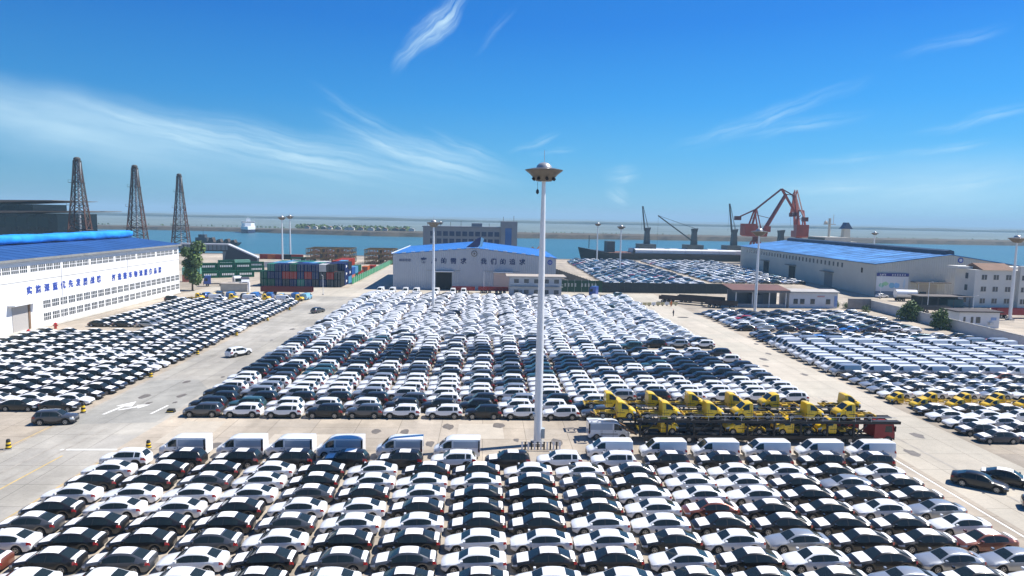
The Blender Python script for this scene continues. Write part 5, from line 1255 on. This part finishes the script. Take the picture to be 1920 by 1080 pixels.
# row of yellow trucks and blue vehicles at the back of the left block
for k in range(7):
    spawn('cab_chassis_truck', 'Y', -82.5+4.7*k, 197+J(.2), R(J(2)), f'yellow truck in the row behind the left block, {ORD[k]} from the warehouse', 'yellow trucks behind the left block', parts=False)
    spawn('panel_van', 'W', -80.2+4.7*k, 195.0+J(.2), R(J(3)), f'white van squeezed beside the yellow trucks, {ORD[k]} from the warehouse', 'white vans among the yellow trucks', parts=False) if k in (1, 3, 5) else None
for k in range(9):
    col = 'LBLBLLCLC'[k]
    spawn('panel_van' if k % 3 else 'suv', col, -81.5+3.7*k+J(.4), 201.5+J(.4), R(90+J(10)), f'{CNAME[col]} vehicle in the blue row behind the yellow trucks, {ORD[k]} from the warehouse', 'blue vehicles behind the yellow trucks', parts=False)
spawn('suv', 'D', -86.6, 192.4, R(4), 'black car at the far warehouse corner of the left block', parts=False)

# ------------------------------------------------------------------ footbridge, barge, ferry
BRG = mat('blue grey bridge steel', (.16, .21, .25), .6, var=.15, vs=.3); DKB = mat('navy bridge underside', (.02, .03, .05), .7)
t = thing('footbridge', 'grey covered footbridge descending to the quay behind the green containers', 'footbridge', (-146, 332, 0))
mb = MB(); mb.box(0, 22.6, 0, 3.5, 9.0, 9.6, mat('pale bridge deck', (.48, .5, .54), .6)); mb.build('deck', t)
mb = MB(); mb.box(0, 22.6, .2, 3.3, 6.6, 8.95, BRG); mb.build('truss', t); mb = MB(); mb.box(0, 22.6, .1, 3.4, 6.0, 6.55, DKB); mb.build('lower_chord', t)
for k in range(12):
    mb = MB(); mb.box(k*1.95, k*1.95+.2, -.1, .18, 6.6, 8.95, SHD); mb.build('post', t)
for x in (4, 20): mb = MB(); mb.box(x, x+1.6, .8, 2.6, 0, 6.0, BRG); mb.build('pier', t)
mb = MB(); mb.prism([(22.7, 9.0), (22.7, 9.6), (36.5, 3.6), (36.5, 3.0)], 0, 3.5, mat('pale bridge deck', (.48, .5, .54), .6)); mb.build('ramp', t)
mb = MB(); mb.prism([(20.5, .1), (22.7, 8.9), (36.4, 2.9), (36.4, .1)], .3, 3.2, DKB); mb.build('ramp_wall', t)
HULL = mat('black hull', (.012, .012, .016), .5, var=.3, vs=.2)
t = thing('barge', 'dark work barge moored beyond the footbridge', 'barge', (-216, 560, -2.6))
mb = MB(); mb.prism([(-17.5, 2.6), (-16, -.5), (15, -.5), (18, 2.6)], -5, 5, HULL); mb.build('hull', t)
mb = MB(); mb.box(-16, -7, -3.5, 3.5, 2.62, 6.2, SHD); mb.build('deckhouse', t); mb = MB(); mb.box(-14, -9, -2.5, 2.5, 6.22, 8.6, SHD); mb.build('bridge', t)
for x, h in ((-4, 6.5), (2, 5.2), (8, 5.6), (13, 4.8)): mb = MB(); mb.prism([(x-2.2, 2.62), (x+2.2, 2.62), (x+1.0, h), (x-1.2, h-.5)], -3, 3, mat('brown scrap load', (.07, .05, .04), .9, var=.4, vs=.5)); mb.build('scrap_pile', t)
mb = MB(); mb.tube((-11, 0, 8.6), (-11, 0, 13), .12, SHD, 5); mb.build('mast', t)
t = thing('ferry', 'white ferry far off seen bow on near the left bank', 'ferry', (-309, 905, -2.6), R(-72))
mb = MB(); n = 8; prof = []
FW = mat('ferry white', (.78, .79, .8), .4); FB = mat('ferry navy hull', (.02, .03, .08), .4)
mb.prism([(-30, -8.5), (-30, 8.5), (12, 8.5), (24, 4.5), (30, 0), (24, -4.5), (12, -8.5)], -1, 4.6, FB, 'z'); mb.build('hull', t)
mb = MB(); mb.prism([(-30, -8.6), (-30, 8.6), (12, 8.6), (25, 4.6), (31.5, 0), (25, -4.6), (12, -8.6)], 4.62, 8.5, FW, 'z'); mb.build('upper_hull', t)
mb = MB(); mb.prism([(-28, -7.6), (-28, 7.6), (6, 7.6), (14, 3.6), (14, -3.6), (6, -7.6)], 8.52, 12.5, FW, 'z'); mb.build('superstructure', t)
mb = MB(); mb.box(-8, 6, -8.4, 8.4, 12.52, 14.8, FW); mb.build('bridge', t); mb = MB(); mb.box(6.02, 6.1, -7.8, 7.8, 13.2, 14.2, GLASS); mb.build('bridge_window', t)
mb = MB(); mb.box(-20, -13, -2.5, 2.5, 12.55, 18, FW); mb.build('funnel', t); mb = MB(); mb.tube((2, 0, 14.8), (2, 0, 20.5), .3, FW, 6); mb.build('mast', t)
# low sheds and trees on the far left bank
rnd = random.Random(77)
for k in range(14):
    x = -236+k*11+rnd.uniform(-3, 3); yb = float(np.interp(x, [c[0] for c in ctrl], [c[1] for c in ctrl]))+24
    t = thing('bank_shed', f'tiny pale roofed shed on the far bank, {ORD[k]} from the ferry', 'shed', (x, yb, 3.6), 0, 'sheds on the far bank')
    w2 = rnd.uniform(5, 9); mb = MB(); mb.box(-w2/2, w2/2, 0, 6, -1, 2.6, rnd.choice((CONC, IV, SHD))); mb.build('wall', t); mb = MB(); mb.prism([(-w2/2-.3, 2.62), (w2/2+.3, 2.62), (0, 4.2)], -.3, 6.3, rnd.choice((TILE, SHD, CONC))); mb.build('roof', t)
def tree_band(name, xs_, y_of, n, h, label, seed, z0=2.5):
    rnd = random.Random(seed); vs = []; fs = []; mi = []
    for k in range(n):
        x = rnd.uniform(*xs_); y = y_of(x)+rnd.uniform(0, 22); hh = h*rnd.uniform(.5, 1.1)
        for q in range(16):
            p = Vector((x+rnd.gauss(0, hh*.28), y+rnd.gauss(0, hh*.28), z0+hh*rnd.uniform(.15, 1))); s_ = hh*rnd.uniform(.12, .26); a = Vector((rnd.gauss(0, 1), rnd.gauss(0, 1), rnd.gauss(0, 1))).normalized(); b_ = a.orthogonal().normalized()
            o = len(vs); vs += [p+a*s_, p+b_*s_, p-a*s_, p-b_*s_]; fs.append((o, o+1, o+2, o+3)); mi.append(rnd.random() < .3)
    me = bpy.data.meshes.new(name); me.from_pydata([tuple(v) for v in vs], [], fs); me.materials.append(LEAF); me.materials.append(LEAF2); me.polygons.foreach_set('material_index', [int(i) for i in mi])
    tag(ob(name, me), label, None, None, 'stuff')
yb_ = lambda x: float(np.interp(x, [c[0] for c in ctrl], [c[1] for c in ctrl]))+34
tree_band('bank_treeline', (-255, -100), yb_, 170, 6.5, 'scrubby trees along the far left bank', 5)
tree_band('bank_treeline', (-700, 900), yb_, 260, 2.6, 'low scrub along the far bank', 6)

# ------------------------------------------------------------------ cargo ship with deck cranes
t = thing('cargo_ship', 'black hulled bulk carrier with white hatch covers moored at the quay', 'ship', (62, 427, -2.6))
sec = []; Lh = 182.; vs = []; fs = []; NS = 26
for i in range(NS+1):
    u = i/NS; x = Lh*u
    hb = 14*min(1, (u/.10)**.55) if u < .10 else (14 if u < .93 else 14*(1-.35*((u-.93)/.07)**2))
    zd = 6.6+3.0*max(0, 1-u/.09)**1.2+(1.2 if u > .9 else 0); xf = x-4*max(0, 1-u/.08)
    for (yy, zz, xx) in ((0, -1.5, x), (hb*.8, -1.5, x), (hb*.92, 2.5, (x+xf)/2), (hb, zd, xf)): vs.append((xx, yy, zz))
    for (yy, zz, xx) in ((-hb, zd, xf), (-hb*.92, 2.5, (x+xf)/2), (-hb*.8, -1.5, x)): vs.append((xx, yy, zz))
for i in range(NS):
    for k in range(7): fs.append((i*7+k, i*7+(k+1) % 7, (i+1)*7+(k+1) % 7, (i+1)*7+k))
fs += [tuple(range(7))[::-1], tuple(range(NS*7, NS*7+7))]
mb = MB(); mb.add(vs, fs, HULL); mb.build('hull', t)
RDK = mat('rust deck', (.16, .07, .05), .8, var=.3, vs=.2)
mb = MB(); mb.box(14, 150, -11, 11, 6.62, 6.9, RDK); mb.build('deck', t)
HWH = mat('white hatch cover', (.72, .73, .74), .5, var=.1, vs=.2)
for k in range(5):
    mb = MB(); x = 30+k*24; mb.prism([(-10, 6.92), (10, 6.92), (10, 9.0), (0, 9.7), (-10, 9.0)], x, x+20.5, HWH, 'x'); mb.build('hatch_cover', t)
CRG = mat('grey deck crane', (.07, .085, .085), .6, var=.25, vs=.3)
mb = MB(); mb.box(13.5, 18.5, -5, 5, 6.92, 13.6, CRG); mb.build('foremast_house', t); mb = MB(); mb.tube((3, 0, 9), (3, 0, 17), .25, SHD, 6); mb.build('bow_mast', t)
for k, (x, tip) in enumerate(((39.5, (36.0, 33.2)), (69.5, (32.0, 27.5)), (95.0, (91.0, 35.8)), (125, None))):
    mb = MB(); mb.box(x-5.5, x+5, -4.5, 7, 6.92, 12.2, CRG); mb.build('mast_house', t)
    mb = MB(); mb.prism([(x-1.7, 12.22), (x+1.7, 12.22), (x+1.2, 19.8), (x+1.9, 22.6), (x-1.7, 22.2), (x-1.2, 19.8)], -2, 2, CRG); mb.build('crane_tower', t)
    if tip and k != 1:
        mb = MB()
        for sy in (-.8, .8): mb.bar((x-1.5, sy, 20.5), (tip[0], sy*.4, tip[1]+2.6), .5, CRG); mb.bar((x+.5, sy, 22.5), (tip[0]+.4, sy*.4, tip[1]+2.6), .16, SHD)
        for q in range(9):
            f = q/9; a = Vector((x-1.5, -.8, 20.5)).lerp(Vector((tip[0], -.3, tip[1]+2.6)), f); c = Vector((x-1.5, .8, 20.5)).lerp(Vector((tip[0], .3, tip[1]+2.6)), f+.1); mb.bar(a, c, .18, CRG)
        mb.bar((tip[0], 0, tip[1]+2.4), (tip[0]-.2, 0, 21), .07, SHD); mb.build('crane_jib', t)
    elif tip:
        mb = MB()
        for sy in (-.8, .8): mb.bar((x-1, sy, 14.5), (tip[0]+14, sy*.4, tip[1]+2.6), .55, CRG); mb.bar((x+.5, sy, 22.4), (tip[0]+14, sy*.4, tip[1]+2.7), .12, SHD)
        mb.bar((tip[0]+14.2, 0, tip[1]+2.4), (tip[0]+14.2, 0, 12), .07, SHD); mb.build('crane_jib', t)
for k in range(6):
    mb = MB(); mb.prism([(-12.2, 6.92), (-4.8, 6.92), (-4.8, 9.4), (-8, 9.6), (-12.2, 8.9)], 30+k*10.4, 30+k*10.4+10.2, HWH, 'x'); mb.build('folded_cover', t)
SUP = mat('ivory superstructure', (.55, .52, .44), .6, var=.1, vs=.2)
for (x0, x1, z0, z1) in ((146, 172, 7.2, 13), (147, 168, 13.02, 16.2), (148, 164, 16.22, 18.8)):
    mb = MB(); mb.box(x0, x1, -12, 12, z0, z1, SUP); mb.build('superstructure', t)
mb = MB(); mb.box(147.9, 147.98, -11, 11, 17.0, 18.2, GLASS); mb.build('bridge_window', t)
mb = MB(); mb.tube((156, 0, 18.8), (156, 0, 30.5), .8, SUP, 8); mb.box(153, 159, -2, 2, 26.5, 27.0, SUP); mb.tube((158.4, 0, 27), (158.4, 0, 33), .15, SUP, 5); mb.lathe([(1.1, 0), (1.3, 1), (.4, 2)], SUP, 8, (153.6, 0, 27)); mb.build('radar_mast', t)
mb = MB(); mb.prism([(164.5, 18.0), (169, 18.0), (168.5, 24), (165, 24)], -2, 2, SUP); mb.build('funnel', t); mb = MB(); mb.prism([(163.5, 24.02), (170, 24.02), (168.5, 26), (167.2, 28), (166, 28), (165, 26)], -2.4, 2.4, mat('navy funnel top', (.03, .06, .14), .5)); mb.build('funnel_top', t)

# ------------------------------------------------------------------ red portal cranes
PR = mat('portal crane red', (.36, .045, .018), .5, var=.25, vs=.25); PRD = mat('portal crane dark red', (.14, .018, .014), .6, var=.2, vs=.3)
def portal_crane(x, y, rz, label):
    t = thing('portal_crane', label, 'portal crane', (x, y, 0), rz, 'red portal cranes on the quay')
    for sx in (-5, 5):
        for sy in (-5, 5):
            mb = MB(); mb.bar((sx, sy, .2), (sx*.35, sy*.35, 13), 1.0, PR); mb.build('leg', t)
            mb = MB(); mb.box(sx-1.2, sx+1.2, sy-.5, sy+.5, .0, .9, CHS); mb.build('bogie', t)
    mb = MB(); mb.lathe([(2.2, 12.6), (2.6, 13.4), (1.9, 14.2), (1.9, 16)], PRD, 14); mb.build('slewing_column', t, smooth=40)
    mb = MB(); mb.prism([(-8.5, 16.9), (-7.0, 16.2), (5.0, 16.2), (5.6, 18), (5.6, 20), (-1, 20), (-1.2, 23.6), (-8.5, 23.6)], -3.4, 3.4, PR); mb.build('machine_house', t)
    mb = MB(); mb.box(3.4, 6.6, -4.8, -2.6, 19.0, 22.4, PR); mb.build('operator_cab', t); mb = MB(); mb.box(6.62, 6.7, -4.6, -2.8, 19.6, 21.8, GLASS); mb.build('cab_window', t)
    mb = MB()   # A-frame tower
    for sy in (-2.2, 2.2): mb.bar((-3.6, sy, 23.5), (-1.2, sy*.6, 32), .9, PR); mb.bar((2.0, sy, 20), (-1.0, sy*.6, 32), .6, PR)
    mb.bar((-1.1, -1.5, 31.8), (-1.1, 1.5, 31.8), .8, PR); mb.bar((-2.6, -2, 27), (-2.6, 2, 27), .4, PR); mb.build('a_frame', t)
    mb = MB(); A, B = Vector((4.6, 0, 19.5)), Vector((17.2, 0, 41.5))   # main jib, tapered box pair
    for sy in (-1.3, 1.3): mb.bar(A+Vector((0, sy, 0)), B+Vector((0, sy*.5, 0)), 1.3, PR, 1.0)
    for q in range(8):
        a = A.lerp(B, q/8)+Vector((0, -1.2, 0)); c = A.lerp(B, (q+.8)/8)+Vector((0, 1.0, 0)); mb.bar(a, c, .35, PRD)
    mb.build('main_jib', t)
    mb = MB(); mb.bar((-11.5, 0, 27.3), (-1, 0, 32.2), .9, PRD, .7)
    for sy in (-.7, .7): mb.bar((-1, sy, 32.2), (14.4, sy, 44.6), .55, PRD)
    mb.build('tie_beam', t)
    mb = MB(); mb.box(-13.4, -10.4, -1.6, 1.6, 25.6, 28.0, PRD); mb.build('counterweight', t)
    mb = MB()   # fly jib
    for sy in (-.7, .7): mb.bar((14.4, sy, 44.6), (24.4, sy*.5, 29.6), .6, PR, .8); mb.bar((14.4, sy, 44.6), (21.6, sy, 41.0), .3, PRD); mb.bar((21.6, sy, 41), (17.2, sy, 41.5), .3, PRD)
    mb.bar((21.6, -.6, 41), (24.4, -.4, 29.6), .3, PRD); mb.build('fly_jib', t)
    mb = MB(); mb.bar((24.4, 0, 30), (23.4, 0, 22), .08, SHD); mb.build('hoist_rope', t)
    mb = MB(); mb.prism([(22.6, 28.4), (25.2, 28.4), (25.6, 30.6), (23.2, 31)], -.9, .9, PRD); mb.build('sheave_head', t)
    mb = MB(); mb.bar((-1, 0, 29), (8.5, 0, 27), .3, PRD); mb.build('luffing_strut', t)
    return t
portal_crane(161, 402, R(4), 'left red portal crane with its jib raised in profile above the grey shed')
p2 = portal_crane(187, 402, R(78), 'right red portal crane seen almost end on, jib upright')
